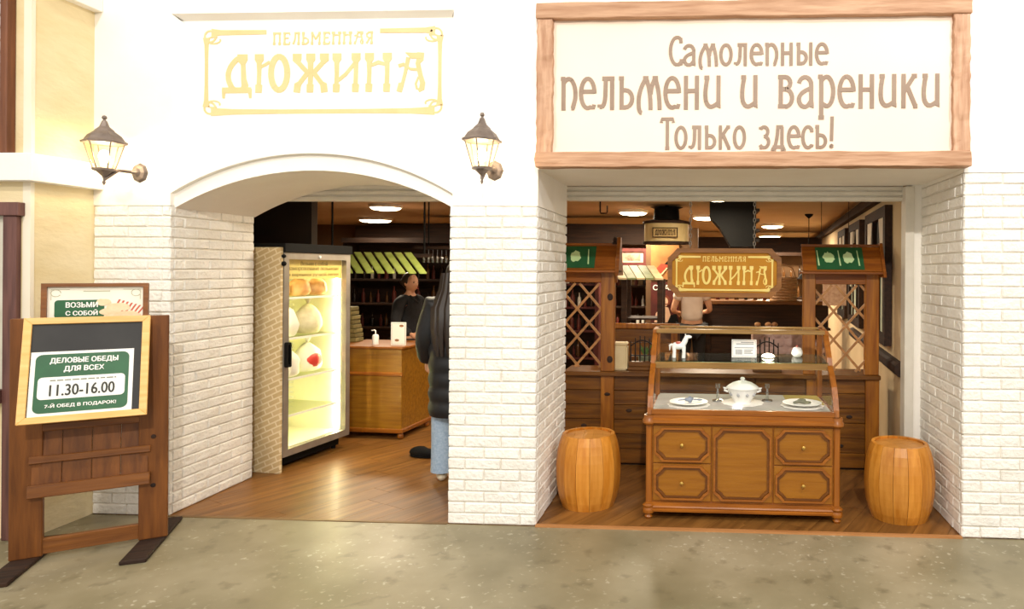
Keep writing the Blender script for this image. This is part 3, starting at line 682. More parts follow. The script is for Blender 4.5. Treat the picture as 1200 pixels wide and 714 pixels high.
# ================================================================== BARRELS
def barrel(loc, h, r0, r1, label, rz=0):
    t = thing('barrel', label, 'barrel', loc, rz, 'oak barrels flanking the cabinet')
    n = 15; k = 9; mb = MB(); ha = PI/n*.972; prof = []
    for i in range(k+1):
        u = i/k; r = r0+(r1-r0)*(1-(2*u-1)**2)**.85; prof.append((r, u*h))
    vs = []; fs = []
    for r, z in prof:
        for rr_, a in ((r, -ha), (r*math.cos(ha)+.0025, 0), (r, ha), (r-.022, ha), (r-.022, -ha)): vs.append((rr_*math.cos(a), rr_*math.sin(a), z))
    for i in range(k):
        for j in range(5): l = (j+1) % 5; fs.append((i*5+j, i*5+l, i*5+5+l, i*5+5+j))
    fs += [(0, 1, 2, 3, 4), tuple(k*5+j for j in range(5))]
    me = mb.add(vs, fs).mesh('stave')
    me.materials.append(M_barrel)
    for i in range(n): link('stave', me, None, t, None, 2*PI*i/n)
    lid = wood('barrel_lid_oak', '#b4762c', '#c88c42', 'x', .45, .05)
    w4 = 5
    for i in range(w4):
        R = r0-.018; x0 = -R+2*R*i/w4; x1 = x0+2*R/w4-.001
        f = lambda x: math.sqrt(max(R*R-x*x, 0))
        xs = [x0+(x1-x0)*q/6 for q in range(7)]
        poly = [(x, -f(x)) for x in xs]+[(x, f(x)) for x in xs[::-1]]
        pp = [poly[0]]
        for p in poly[1:]:
            if (Vector(p)-Vector(pp[-1])).length > 1e-4: pp.append(p)
        if (Vector(pp[0])-Vector(pp[-1])).length < 1e-4: pp.pop()
        MB().prism(pp, h-.035, h-.015, 'z').build('lid_board', lid, t)
    MB().lathe([(0, .015), (r0-.02, .015), (r0-.02, .03), (0, .03)], 24).build('bottom', lid, t)
    return t
pL = PY(690, 508, .45); pR = PY(1054, 519, .36)
barrel((pL.x, .45, 0), pL.z+.005, .182, .228, 'oak barrel standing beside the middle brick pillar', .1)
barrel((pR.x, .36, 0), pR.z+.005, .182, .228, 'oak barrel standing beside the right brick pillar', .3)

# ================================================================== GLASS DISPLAY CABINET
M_groove = wood('cabinet_dark_moulding', '#5c3208', '#74430e', 'x', .45, .04)
M_olive = wood('cabinet_olive_wood', '#7d5c2c', '#97733c', 'x', .35, .04, coat=.3)
cb0 = thing('display_cabinet', 'honey coloured cabinet with drawers under a sloping glass showcase between two barrels', 'cabinet', (.235, .2, 0))
hw = .615
MB().box(-hw, hw, .015, .73, .10, .62).build('body', M_cabf, cb0, bevel=.003)
MB().prism([(-.012, .048), (-.028, .052), (-.03, .064), (-.018, .070), (-.022, .078), (-.018, .088), (-.004, .092), (-.004, .105), (.74, .105), (.74, .048)], -hw-.02, hw+.02, 'x').build('plinth', M_cabf, cb0)
MB().prism([(-.005, .62), (-.03, .635), (-.03, .655), (-.015, .665), (-.015, .685), (.74, .685), (.74, .62)], -hw-.02, hw+.02, 'x').build('cornice', M_cabf, cb0)
for sx in (-1, 1):
    for yy in (.0, .70):
        MB().lathe([(.02, 0), (.028, .015), (.018, .03), (.036, .04), (.04, .06), (.034, .075), (.04, .09), (.03, .10)], 14, (sx*(hw+.0), yy, 0)).build('foot', M_cabf, cb0, True)
    MB().lathe([(.032, .62), (.044, .632), (.044, .65), (.036, .66), (.036, .685)], 14, (sx*hw, .005, 0)).build('corner_cap', M_cabf, cb0, True)
    MB().box(sx*hw-.02, sx*hw+.02, .0, .03, .10, .62).build('corner_post', M_cabz, cb0, bevel=.006)
def panel_front(x0, x1, z0, z1, knob, name):
    p = MB().box(x0, x1, .004, .02, z0, z1).build(name, M_cab, cb0, bevel=.003)
    c = .05
    MB().ring(notch_poly(x0+.010, x1-.010, z0+.010, z1-.010, c), notch_poly(x0+.022, x1-.022, z0+.022, z1-.022, c*1.02), -.012, .006).build('moulding', M_cabf, p)
    MB().ring(notch_poly(x0+.024, x1-.024, z0+.024, z1-.024, c*1.02), notch_poly(x0+.036, x1-.036, z0+.036, z1-.036, c*1.0), -.004, .006).build('inner_moulding', M_groove, p)
    if knob: MB().lathe([(.006, 0), (.006, .012), (.013, .018), (.012, .026), (0, .03)], 12, M=Matrix.Translation(((x0+x1)/2, .004, (z0+z1)/2)) @ Matrix.Rotation(PI/2, 4, 'X')).build('knob', M_brass, p, True)
for x0, x1 in ((-.588, -.206), (.206, .588)):
    panel_front(x0, x1, .115, .36, True, 'drawer'); panel_front(x0, x1, .366, .61, True, 'drawer')
panel_front(-.198, .198, .115, .61, False, 'door')
# showcase: curved end brackets, rails, glass
prof = [(-.0, .685), (.008, .73), (.035, .80), (.085, .87), (.15, .93), (.215, .965), (.25, .99), (.275, 1.04), (.33, 1.10), (.40, 1.17), (.44, 1.205)]
outer = prof; inner = [(y+.045, z-.01) for y, z in prof]
for sx in (-1, 1):
    mb = MB()
    for i in range(len(prof)-1): mb.prism([outer[i], outer[i+1], inner[i+1], inner[i]], sx*(hw-.005)-.018, sx*(hw-.005)+.018, 'x')
    mb.build('end_bracket', M_cabz, cb0)
    MB().box(sx*(hw-.005)-.018, sx*(hw-.005)+.018, .67, .72, .685, 1.21).build('back_post', M_cabz, cb0, bevel=.002)
    MB().box(sx*(hw-.005)-.018, sx*(hw-.005)+.018, .42, .72, 1.175, 1.21).build('top_bar', M_cabz, cb0, bevel=.002)
    gp = [(y+.03, z-.005) for y, z in prof]+[(.69, 1.18), (.69, .69)]
    MB().prism(gp, sx*(hw-.005)-.002, sx*(hw-.005)+.002, 'x').build('side_pane', M_glass, cb0)
MB().box(-hw+.015, hw-.015, .40, .445, 1.185, 1.215).build('top_rail', M_olive, cb0, bevel=.003)
MB().box(-hw+.015, hw-.015, .69, .72, 1.185, 1.215).build('back_rail', M_olive, cb0, bevel=.003)
MB().box(-hw+.015, hw-.015, .245, .275, .955, 1.0).build('middle_rail', M_olive, cb0, bevel=.003)
MB().box(-hw+.015, hw-.015, -.008, .02, .685, .72).build('front_rail', M_cabf, cb0, bevel=.003)
MB().box(-hw+.015, hw-.015, .25, .70, 1.0, 1.01).build('shelf', glass('shelf_glass', '#dfeee4'), cb0)
MB().box(-hw+.015, hw-.015, .02, .72, .685, .695).build('deck', mat('grey_felt', '#a8a29a', '#b8b2aa', .9), cb0)
MB().box(.34, hw-.02, .36, .71, .695, .698).build('mustard_cloth', mat('mustard_cloth', '#a08a3a', '#b39a44', .9), cb0)
mb = MB()
for i in range(1, 5): mb.add([(-hw+.02, prof[i][0]+.01, prof[i][1]), (hw-.02, prof[i][0]+.01, prof[i][1]), (hw-.02, prof[i+1][0]+.01, prof[i+1][1]), (-hw+.02, prof[i+1][0]+.01, prof[i+1][1])], [(0, 1, 2, 3)])
mb.build('curved_pane', M_glass, cb0)
MB().box(-hw+.02, hw-.02, .285, .289, 1.01, 1.06).build('low_pane', M_glass, cb0)
MB().box(-hw+.02, hw-.02, .40, .71, 1.205, 1.209).build('top_pane', M_glass, cb0)

DK = .695; SH = 1.01
def doily(p, r, label):
    n = 36; pts = []
    for i in range(n): a = 2*PI*i/n; q = r*(1+.035*math.cos(a*12)); pts.append((q*math.cos(a), q*math.sin(a)))
    return tag(MB().prism(pts, 0, .003, 'z').build('doily', M_lace, None, loc=(p[0], p[1], p[2])), label, 'doily', 'lace doilies in the showcase')
def plate(px_, py_, label, what):
    p = PZ(px_, py_, DK+.02)
    zp = DK+(.0035 if 'mustard' in what else 0)
    doily((p.x, p.y, zp), .148, 'white lace doily under the plate '+what)
    t = thing('plate', label, 'plate', (p.x, p.y, zp+.003))
    MB().lathe([(0, .0), (.065, .0), (.07, .006), (.132, .019), (.136, .022), (.129, .023), (.068, .011), (0, .008)], 30).build('dish', M_porc, t, True)
    return p
p = plate(807, 471, 'white plate with grey blue cutlery at the left end of the showcase', 'at the left end')
for i, (dx, dy, a) in enumerate(((-.03, 0, .6), (.03, .01, -.5))):
    t = tag(MB().tube([(-.05, 0, .012), (0, 0, .014), (.03, 0, .016)], [.004, .005, .005], 6).ball((.05, 0, .017), (.026, .016, .007)).build('spoon', M_blue, None, True, loc=(p.x+dx, p.y+dy, DK+.022), rz=a), ('blue grey spoon lying on the left showcase plate, nearer the end' if i == 0 else 'blue grey spoon lying on the left showcase plate, nearer the tureen'), 'spoon', 'spoons on the plates')
MB().ball((0, 0, .02), (.03, .022, .02), fn=lambda p_, q: (q[0], q[1], q[2]*(1+.3*math.sin(4*p_[0])))).build('ornament', M_blue, None, True, loc=(p.x, p.y+.02, DK+.012))
tag(bpy.data.objects['ornament'], 'small grey blue porcelain ornament resting on the left plate', 'ornament')
p = plate(940, 473, 'white plate with small dark ornament on the mustard cloth side of the showcase', 'on the mustard cloth side')
o = MB().tube([(-.06, 0, .01), (-.02, .01, .02), (.02, -.005, .015), (.06, .01, .012)], [.008, .013, .012, .008], 8).ball((0, .02, .025), (.03, .015, .012)).build('ornament', mat('olive_glaze', '#5c5a44', '#8a8868', .5, 30), None, True, loc=(p.x, p.y, DK+.014))
tag(o, 'olive coloured ornament resting on the right plate', 'ornament')
p = PZ(870, 472, DK)
doily((p.x, p.y, DK), .15, 'white lace doily under the tureen')
t = thing('tureen', 'white lidded soup tureen with painted grey flowers in the showcase', 'tureen', (p.x, p.y, DK+.003))
MB().lathe([(0, 0), (.06, 0), (.062, .01), (.075, .03), (.10, .07), (.108, .095), (.112, .10), (.10, .102), (0, .10)], 28).build('bowl', M_porc, t, True)
ld = MB().lathe([(.115, .102), (.117, .108), (.10, .122), (.07, .14), (.03, .152), (.012, .155), (.012, .16), (.018, .168), (.012, .178), (0, .181)], 28).build('lid', M_porc, t, True)
for s in (-1, 1): MB().tube([(s*.103, 0, .075), (s*.13, 0, .085), (s*.135, 0, .10), (s*.11, 0, .098)], .008, 8).build('handle', M_porc, t, True)
for a in (-1.0, -.35, .3, .9):
    ca, sa = math.sin(a), -math.cos(a)
    MB().ball((.098*ca, .098*sa, .065), (.012, .012, .014), 8, 5).build('flower_print', mat('flower_grey', '#9a9a9c', '#b0b0b0', .5), t)
for px_, w_ in ((841, 'left'), (899, 'right')):
    p = PZ(px_, 470, DK)
    t = thing('candlestick', 'clear glass candlestick standing %s of the tureen' % w_, 'candlestick', (p.x, p.y, DK), 0, 'glass candlesticks')
    MB().lathe([(0, 0), (.04, 0), (.038, .008), (.012, .015), (.008, .05), (.014, .06), (.008, .07), (.008, .09), (.02, .098), (.02, .125), (0, .125)], 16).build('stick', glass('crystal', '#e4e8e4', 1.1), t, True)
p = PZ(795, 419, SH)
t = thing('horse_figurine', 'white porcelain horse figurine with red saddle on the upper glass shelf', 'figurine', (p.x, p.y, SH), math.radians(-8))
mb = MB(); mb.ball((0, 0, .085), (.05, .024, .028)); mb.tube([(.03, 0, .09), (.05, 0, .12), (.058, 0, .145)], [.022, .018, .015], 10); mb.ball((.07, 0, .15), (.028, .012, .013))
for x, yy in ((.035, .014), (.04, -.014), (-.035, .014), (-.03, -.014)): mb.tube([(x, yy, .08), (x+.003, yy, .04), (x, yy, 0)], [.016, .012, .014], 8)
for s in (-1, 1): mb.tube([(.052, s*.006, .158), (.05, s*.007, .172)], [.005, .002], 5)
mb.build('body', M_porc, t, True)
MB().tube([(-.045, 0, .095), (-.062, 0, .085), (-.064, 0, .05)], [.008, .010, .003], 7).build('tail', M_porc, t, True)
MB().ball((0, 0, .105), (.022, .026, .012)).build('saddle', mat('red_glaze', '#b5554a', '#c56a5c', .4), t, True)
MB().tube([(.03, 0, .115), (.042, 0, .135), (.05, 0, .155)], [.006, .007, .004], 6).build('mane', M_porc, t, True)
p = PZ(872, 419, SH)
t = thing('price_card', 'white printed card standing on the upper glass shelf', 'card', (p.x, p.y, SH))
tc_ = Matrix.Rotation(-.12, 4, 'X') @ Matrix.Scale(1.15, 4)
MB().box(-.078, .078, -.002, .002, 0, .112, tc_).build('card', M_paper, t)
MB().ring(*boxframe(-.072, .072, .006, .106, .002), -.003, -.001, 'y', tc_).build('border', M_grey, t)
mb = MB()
for z, a, b in ((.094, -.02, .06), (.084, -.05, .06), (.060, -.06, .06), (.046, .0, .055), (.036, .0, .045), (.026, .0, .055)): mb.stroke([(a, z, .005), (b, z, .005)], -.003, -.001, tc_)
mb.build('small_print', M_grey, t); MB().box(-.055, -.012, -.003, -.001, .018, .05, tc_).build('picture', mat('grey_picture', '#a8a8a8', '#c4c4c4', .7, 40), t)
p = PZ(900, 419, SH)
t = thing('puck_lamp', 'glowing white puck lamp lying on the upper glass shelf', 'lamp', (p.x, p.y, SH))
MB().lathe([(0, 0), (.05, 0), (.052, .006), (0, .006)], 20).build('base', M_alu, t, True)
MB().lathe([(.047, .006), (.042, .016), (.025, .026), (0, .03)], 20).build('diffuser', emit('puck_glow', '#fff4dc', 9), t, True)
lamp('showcase_light', 'POINT', (p.x, p.y, SH+.06), 1.6, (1, .92, .75), .03)
p = PZ(934, 418, SH)
t = thing('sugar_pot', 'small round white lidded pot with red knob on the upper glass shelf', 'pot', (p.x, p.y, SH))
MB().lathe([(0, 0), (.025, 0), (.038, .012), (.042, .03), (.036, .05), (.03, .055), (0, .055)], 20).build('pot', M_porc, t, True)
MB().lathe([(.033, .056), (.03, .062), (.012, .07), (0, .071)], 20).build('lid', M_porc, t, True)
MB().ball((0, 0, .076), .008, 8, 6).build('knob', MATS['red_glaze'], t, True)

# ================================================================== WOODEN MARKET STALL BEHIND THE CABINET
KY = 1.38
ks = thing('stall_counter', 'low plank counter with wooden ledge running behind the glass cabinet', 'counter', (.15, KY, 0))
for z in range(6):
    for x0, x1 in ((-1.35, -.93), (-.93, .25), (.25, 1.26)):
        MB().box(x0+.002, x1-.002, random.uniform(0, .004), .03, .02+z*.122, .02+z*.122+.119).build('plank', M_plank, ks, bevel=.004)
MB().box(-1.35, 1.26, -.06, .32, .755, .79).build('ledge', M_plank, ks, bevel=.004)
for x, z in ((-.98, .60), (-1.18, .33), (-.80, .46), (-.62, .30), (1.02, .44), (.95, .2)): MB().ball((x, -.031 if x == -.98 else .0, z), (.026, .006, .015), 10, 6).build('knot', M_darkw, ks)
for x in (-.98, .72, 1.2): MB().box(x-.055, x+.055, -.03, .0, .0, .755).build('upright', M_post, ks, bevel=.004)
MB().box(-1.35, 1.26, .03, .3, .0, .755).build('carcass', M_darkw, ks)
def lattice(parent, x0, x1, z0, z1, y, step, seed=0):
    for s in (1, -1):
        for i in range(-20, 30):
            b = i*step*2.75+.03
            pts = []
            k = 1.15*s
            # z - z0 = k*(x-x0) + b, clipped to the rectangle
            ok = []
            n = 60
            for q in range(n+1):
                x = x0+(x1-x0)*q/n; z = z0+k*(x-x0)+b+(0 if s > 0 else (x1-x0)*1.15*0)
                if z0 <= z <= z1: ok.append((x, z))
            if len(ok) > 6: MB().stroke([(*ok[0], .02), (*ok[-1], .02)], y-.008*(s > 0), y+.008*(s < 0)).build('lattice_slat', M_lat, parent)
def cabbage(parent, cx, cz, r, M, seed):
    rr = random.Random(seed); n = 22
    MB().prism([(cx+r*(.75+.35*rr.random())*math.cos(2*PI*i/n), cz+r*(.9+.45*rr.random())*math.sin(2*PI*i/n)) for i in range(n)], -.003, .0, 'y', M).build('vegetable_print', M_pale, parent)
def kiosk(x0, x1, label, posts, right):
    t = thing('market_kiosk', label, 'kiosk', ((x0+x1)/2, KY, .79)); c = (x0+x1)/2
    for x, w_ in posts: MB().box(x-c-w_/2, x-c+w_/2, -.03, .04, 0, .86).build('post', M_post, t, bevel=.005)
    lattice(t, posts[0][0]-c, posts[-1][0]-c, .02, .74, .01, .085)
    MB().box(x0-c, x1-c, -.02, .03, .74, .83).build('header', M_roof, t, bevel=.004)
    MB().box(x0-c-.03, x1-c+.03, -.14, .03, .825, .845).build('eave_board', M_roof, t, bevel=.003)
    hy, hz = .13, .20; M = Matrix.Translation((0, -.13, .85)) @ Matrix.Rotation(-math.atan2(hy, hz), 4, 'X'); L = math.hypot(hy, hz)
    MB().box(x0-c-.02, x1-c+.02, .0, .025, 0, L, M).build('roof_board', M_roof, t, bevel=.003)
    gx0, gx1 = right
    g = MB().box(gx0-c, gx1-c, -.006, .0, .012, L-.012, M).build('green_panel', M_green, t)
    for i, fx in enumerate((.27, .68)): cabbage(g, gx0-c+(gx1-gx0)*fx, L*.52, .048, M @ Matrix.Translation((0, -.006, 0)), i+7)
    for fx in (.03, .48, .88): MB().stroke([(gx0-c+(gx1-gx0)*fx, L*.82, .006), (gx0-c+(gx1-gx0)*(fx+.02), L*.2, .012)], -.008, -.006, M).build('print_stroke', M_pale, g)
    MB().box(x0-c-.02, x1-c+.02, .0, .03, 1.05, 1.07).build('ridge', M_roof, t, bevel=.003)
    return t, c
t, c = kiosk(-1.55, -.755, 'lattice market kiosk with green roof panel beside the middle brick pillar', ((-1.5, .09), (-.83, .115)), (-1.45, -.93))
MB().prism([(-.17, .80), (.16, .80), (.03, 1.12), (-.02, 1.12)], -.755-c, -.725-c, 'x').build('gable_board', M_roof, t, bevel=.003)
MB().lathe([(.02, 1.06), (.03, 1.075), (.015, 1.085), (.02, 1.10), (0, 1.13)], 10, (-.775-c, 0, 0)).build('finial', M_darkw, t, True)
for z in (.10, .62): MB().ball((-.81-c, -.031, z), (.024, .004, .03)).build('knot', M_darkw, t)
t, c = kiosk(.79, 1.40, 'lattice market kiosk with green roof panel beside the windowed wall', ((.835, .10), (1.345, .11)), (.88, 1.26))
MB().prism([(-.17, .80), (.16, .80), (.03, 1.08), (-.02, 1.08)], 1.40-c, 1.425-c, 'x').build('gable_board', M_roof, t, bevel=.003)
# things on the ledge
p = PY(731, 437, KY+.05)
o = thing('cream_canister', 'cream rectangular canister on the ledge beside the left kiosk post', 'canister', (p.x-.03, KY+.08, .79))
MB().box(-.06, .06, -.05, .05, 0, .21).build('body', M_cream2, o, bevel=.012, seg=2); MB().box(-.062, .062, -.052, .052, .21, .235).build('lid', M_cream2, o, bevel=.008)
def mini_fence(x, y, z, w_, label):
    t = thing('mini_fence', label, 'fence', (x, y, z), 0, 'small black ornamental fences')
    n = 6
    for i in range(n):
        xx = -w_/2+w_*i/(n-1); h = .17+.05*math.sin(PI*i/(n-1)); MB().tube([(xx, 0, 0), (xx, 0, h)], [.007, .005], 6).build('picket', M_iron, t)
    for z0, k in ((.05, 0), (.13, .05)):
        MB().tube([(-w_/2+w_*i/10, 0, z0+k*math.sin(PI*i/10)) for i in range(11)], .006, 6).build('rail', M_iron, t)
p = PY(752, 435, KY+.05); mini_fence(p.x, KY+.10, .86, .20, 'small black ornamental fence beside the cream canister')
o = tag(MB().box(-.12, .12, -.05, .05, 0, .03).box(-.112, .112, -.045, .045, .03, .07).build('wooden_crate', M_plank, None, bevel=.004, loc=(p.x, KY+.10, .79)), 'low wooden crate under the small black fence left of the showcase', 'crate')
t = thing('potted_plant', 'small green potted plant behind the black fence left of the showcase', 'plant', (p.x+.01, KY+.235, .79))
MB().lathe([(0, 0), (.045, 0), (.06, .10), (.064, .10), (.05, .10), (0, .095)], 16).build('pot', mat('grey_green_pot', '#7d8466', '#8d9476', .7), t, True)
rs = random.Random(11)
for i in range(16):
    a = rs.uniform(0, 2*PI); r = rs.uniform(.03, .07); h = rs.uniform(.05, .12)
    MB().add([(0, 0, .09), (r*math.cos(a)*.5-.012*math.sin(a), r*math.sin(a)*.5+.012*math.cos(a), .09+h*.7), (r*math.cos(a), r*math.sin(a), .09+h), (r*math.cos(a)*.5+.012*math.sin(a), r*math.sin(a)*.5-.012*math.cos(a), .09+h*.7)], [(0, 1, 2, 3)]).build('leaf', mat('leaf_green', '#4f6b34', '#6f8c4a', .6, 20, rnd=.2), t)
p = PY(899, 430, KY+.06); mini_fence(p.x, KY+.10, .86, .19, 'small black ornamental fence seen through the showcase')
o = tag(MB().box(-.12, .12, -.05, .05, 0, .03).box(-.112, .112, -.045, .045, .03, .07).build('wooden_crate', M_plank, None, bevel=.004, loc=(p.x, KY+.10, .79)), 'low wooden crate under the small black fence seen through the showcase', 'crate')
# sloping backboard of a bench behind the ledge
p0, p1 = PY(716, 379, 2.1), PY(784, 379, 2.1)
t = thing('bench', 'brown wooden bench back behind the stall ledge', 'bench', ((p0.x+p1.x)/2, 2.1, 0))
bw = (p1.x-p0.x)/2+.1; bz = p0.z
MB().box(-bw, bw, .0, .05, bz-.05, bz).build('top_rail', M_post, t, bevel=.008)
for i in range(4): MB().box(-bw, bw, .015+i*.004, .04+i*.004, bz-.05-(i+1)*.13, bz-.053-i*.13).build('back_slat', M_plank, t, bevel=.004)
MB().box(-bw, bw, -.34, .04, .40, .45).build('seat', M_plank, t, bevel=.006)
for s in (-1, 1):
    MB().box(s*(bw-.05)-.03, s*(bw-.05)+.03, .01, .06, 0, bz-.02).build('leg', M_post, t); MB().box(s*(bw-.05)-.03, s*(bw-.05)+.03, -.33, -.27, 0, .40).build('leg', M_post, t)
# stone clad pier behind
p0, p1 = PY(890, 388, 2.3), PY(945, 420, 2.3)
t = thing('stone_pier', 'pale cobbled stone pier behind the right end of the showcase', 'pier', ((p0.x+p1.x)/2, 2.3, 0))
sw = (p1.x-p0.x)/2+.06; MB().box(-sw, sw, .03, .3, 0, p0.z-.01).build('core', M_stone, t)
rs = random.Random(4); z = .0
while z < p0.z-.03:
    x = -sw+rs.uniform(0, .03)
    while x < sw-.02:
        w_ = rs.uniform(.07, .12); MB().ball((x+w_/2, .035, z+.04), (w_/2*1.08, .018, .045), 8, 5).build('stone', M_stone, t, True); x += w_
    z += .082

# ================================================================== CEILING LAMPS AND HANGING THINGS
def ceiling_lamp(px_, py_, label, e, r=.2):
    p = PZ(px_, py_, CEIL-.03)
    t = thing('ceiling_lamp', label, 'lamp', (p.x, p.y, CEIL), 0, 'round ceiling lamps')
    MB().lathe([(0, 0), (r, 0), (r, -.03), (r*.92, -.04), (0, -.04)], 24).build('housing', M_paper, t, True)
    MB().lathe([(r*.9, -.04), (r*.75, -.06), (r*.4, -.07), (0, -.072)], 24).build('diffuser', emit('lamp_glow', '#ffe6b8', 14), t, True)
    lamp('ceiling_lamp_light', 'AREA', (p.x, p.y, CEIL-.09), e, (1, .86, .64), .3)
    return p
ceiling_lamp(742, 249, 'round glowing ceiling lamp above the left kiosk', 50)
ceiling_lamp(827, 255, 'round glowing ceiling lamp above the hanging sign', 55)
ceiling_lamp(905, 265, 'round glowing ceiling lamp right of the sign chain, nearer of two', 75)
ceiling_lamp(902, 277, 'round glowing ceiling lamp right of the sign chain, farther of two', 75, .26)
ceiling_lamp(452, 243, 'round glowing ceiling lamp under the arch, nearer of two', 50)
ceiling_lamp(440, 258, 'round glowing ceiling lamp under the arch, farther of two', 35, .26)
for lx, ly, e, lb in ((-2.6, 1.75, 22, 'round ceiling lamp just inside the arch above the service counter'), (.1, 2.75, 26, 'round ceiling lamp just inside the stall above the hanging sign')):
    t = thing('ceiling_lamp', lb, 'lamp', (lx, ly, CEIL), 0, 'round ceiling lamps')
    MB().lathe([(0, 0), (.2, 0), (.2, -.03), (.184, -.04), (0, -.04)], 24).build('housing', M_paper, t, True)
    MB().lathe([(.18, -.04), (.15, -.06), (.08, -.07), (0, -.072)], 24).build('diffuser', MATS['lamp_glow'], t, True)
    lamp('ceiling_lamp_light', 'AREA', (lx, ly, CEIL-.09), e, (1, .86, .64), .3)
p = PZ(948, 251, CEIL)
t = thing('pendant_lamp', 'pendant lamp with black canopy and thin cord hanging above the right kiosk', 'lamp', (p.x, p.y, CEIL))
MB().lathe([(0, 0), (.06, 0), (.055, -.02), (.01, -.06), (0, -.06)], 14).build('canopy', M_black, t, True)
MB().tube([(0, 0, -.05), (0, 0, -.75)], .006, 6).build('cord', M_black, t)
MB().lathe([(.02, -.74), (.05, -.76), (.16, -.90), (.15, -.90), (.04, -.77), (0, -.76)], 18).build('shade', M_black, t, True)
# drum sign hanging from the ceiling
p = PY(781, 274, 4.0); rD = .27
t = thing('drum_sign', 'round cream drum with small shop name plate and black hood hanging from the ceiling', 'sign', (p.x, 4.0, p.z))
MB().lathe([(0, -.115), (rD, -.115), (rD, .115), (0, .115)], 32).build('drum', mat('drum_cream', '#d6bd84', '#e2cc98', .6), t, True)
for z in (-.13, .115): MB().lathe([(0, z), (rD+.02, z), (rD+.02, z+.03), (0, z+.03)], 32).build('hoop', M_darkw, t, True)
MB().lathe([(rD+.02, .145), (.16, .17), (.15, .30), (.20, .32), (0, .32)], 24).build('hood', M_black, t, True)
MB().tube([(0, 0, .32), (0, 0, CEIL-p.z)], .02, 8).build('rod', M_black, t)
pp = MB().box(-.15, .15, -rD-.012, -rD+.06, -.06, .06).build('name_plate', mat('plate_tan', '#c2a264', '#cfb078', .6), t)
MB().ring(*boxframe(-.15, .15, -.06, .06, .012), -rD-.016, -rD-.01).build('plate_border', M_darkw, pp)
for g_ in heavy_text('ДЮЖИНА', -.12, .12, -.032, .068, -rD-.017, -rD-.01): g_.build('letter', M_darkw, pp)
# dark hanging ventilation box
p0, p1 = PY(836, 238, 3.6), PY(880, 290, 3.6)
t = thing('vent_duct', 'black ventilation duct with ribbed elbow under the ceiling behind the sign chain', 'duct', ((p0.x+p1.x)/2, 3.6, CEIL))
zb_ = p1.z-CEIL
MB().prism([(-.26, 0), (.26, 0), (.26, zb_), (-.02, zb_), (-.14, zb_*.6), (-.26, zb_*.35)], -.2, .2).build('elbow', M_black, t)
for i in range(4): MB().box(.26, .30, -.21, .21, zb_*(.2+.22*i)-.015, zb_*(.2+.22*i)+.015).build('rib', M_iron, t)
p = PY(706, 236, 1.9)
t = thing('ceiling_hook', 'black hook hanging under the ceiling near the middle pillar', 'hook', (p.x, 1.9, CEIL))
dz = PY(706, 250, 1.9).z-CEIL
MB().tube([(-.02, 0, 0), (-.02, 0, dz+.02), (-.015, 0, dz), (.04, 0, dz), (.045, 0, dz+.02), (.045, 0, dz+.07)], .007, 6).build('bar', M_black, t)
MB().box(-.09, .02, -.03, .03, -.06, 0).build('mount', M_black, t, bevel=.006)

# ================================================================== DEPTH OF THE SHOP
def bottle(x, y, z, s, m_, label, group):
    if '%s' in label: label = label % m_['kindname']
    t = tag(MB().lathe([(0, 0), (.035*s, 0), (.036*s, .14*s), (.03*s, .17*s), (.013*s, .20*s), (.012*s, .26*s), (.015*s, .265*s), (.0, .27*s)], 10).build('bottle', m_, None, True, loc=(x, y, z)), label, 'bottle', group)
rs = random.Random(21)
M_b = [M_bottle, mat('amber_bottle', '#4a2c10', '#6b4218', .25), mat('white_jar', '#d8d0c0', '#e6dfd2', .4), mat('red_pack', '#541a10', '#6b2618', .5)]
for m_, nm in zip(M_b, ('dark brown bottle', 'amber bottle', 'white jar bottle', 'red bottle')): m_['kindname'] = nm
def shelf_unit(x0, x1, y, zs, h, mframe, label, blabel, group, back, n):
    t = thing('shelf_unit', label, 'shelf', ((x0+x1)/2, y, 0)); w_ = (x1-x0)/2
    for s in (-1, 1): MB().box(s*w_-.025, s*w_+.025, -.02, .30, 0, h).build('side', mframe, t)
    MB().box(-w_, w_, .28, .30, 0, h).build('back', back, t); MB().box(-w_-.04, w_+.04, -.04, .30, h, h+.06).build('cornice', mframe, t)
    for z in zs: MB().box(-w_+.02, w_-.02, .0, .29, z-.025, z).build('shelf_board', mframe, t)
    for si, z in enumerate(zs):
        lv = ('lowest', 'second', 'third', 'fourth')[si] if si < len(zs)-1 else 'top'
        for i in range(n):
            bottle((x0+x1)/2-w_+.07+(2*w_-.14)*i/(n-1)+rs.uniform(-.02, .02), y+.12, z, rs.uniform(.5, .85), rs.choice(M_b), blabel % ('%s', lv), group)
pA, pB = PY(640, 300, 4.4), PY(700, 300, 4.4)
shelf_unit(pA.x, pB.x, 4.4, (.5, .85, 1.15, 1.45), 1.75, M_redp, 'dark red shelf unit behind the lattice of the left kiosk', 'small %s on the %s board of the dark red shelf unit', 'bottles on the red shelf', M_darkw, 7)
pA, pB = PY(716, 300, 5.6), PY(760, 300, 5.6)
shelf_unit(pA.x, pB.x, 5.6, (.8, 1.1, 1.4), 1.70, M_darkw, 'dark shelf unit behind the small striped kiosk roof', 'small %s on the %s board behind the striped kiosk roof', 'bottles on the dark shelf', M_brownwall, 5)
# framed red sign above the shelves
p0, p1 = PY(722, 291, 5.2), PY(758, 312, 5.2)
t = thing('framed_picture', 'red framed picture above the dark shelf unit', 'picture', ((p0.x+p1.x)/2, 5.2, p1.z)); w_ = (p1.x-p0.x)/2; h_ = p0.z-p1.z
MB().box(-w_, w_, .0, .02, 0, h_).build('backing', M_stone, t); MB().ring(*boxframe(-w_, w_, 0, h_, .05), -.02, .02).build('frame', M_redp, t)
MB().box(-w_+.09, w_-.09, -.004, .0, .07, h_-.07).build('print', mat('dusky_print', '#8a3a30', '#c8a080', .6, 14), t)
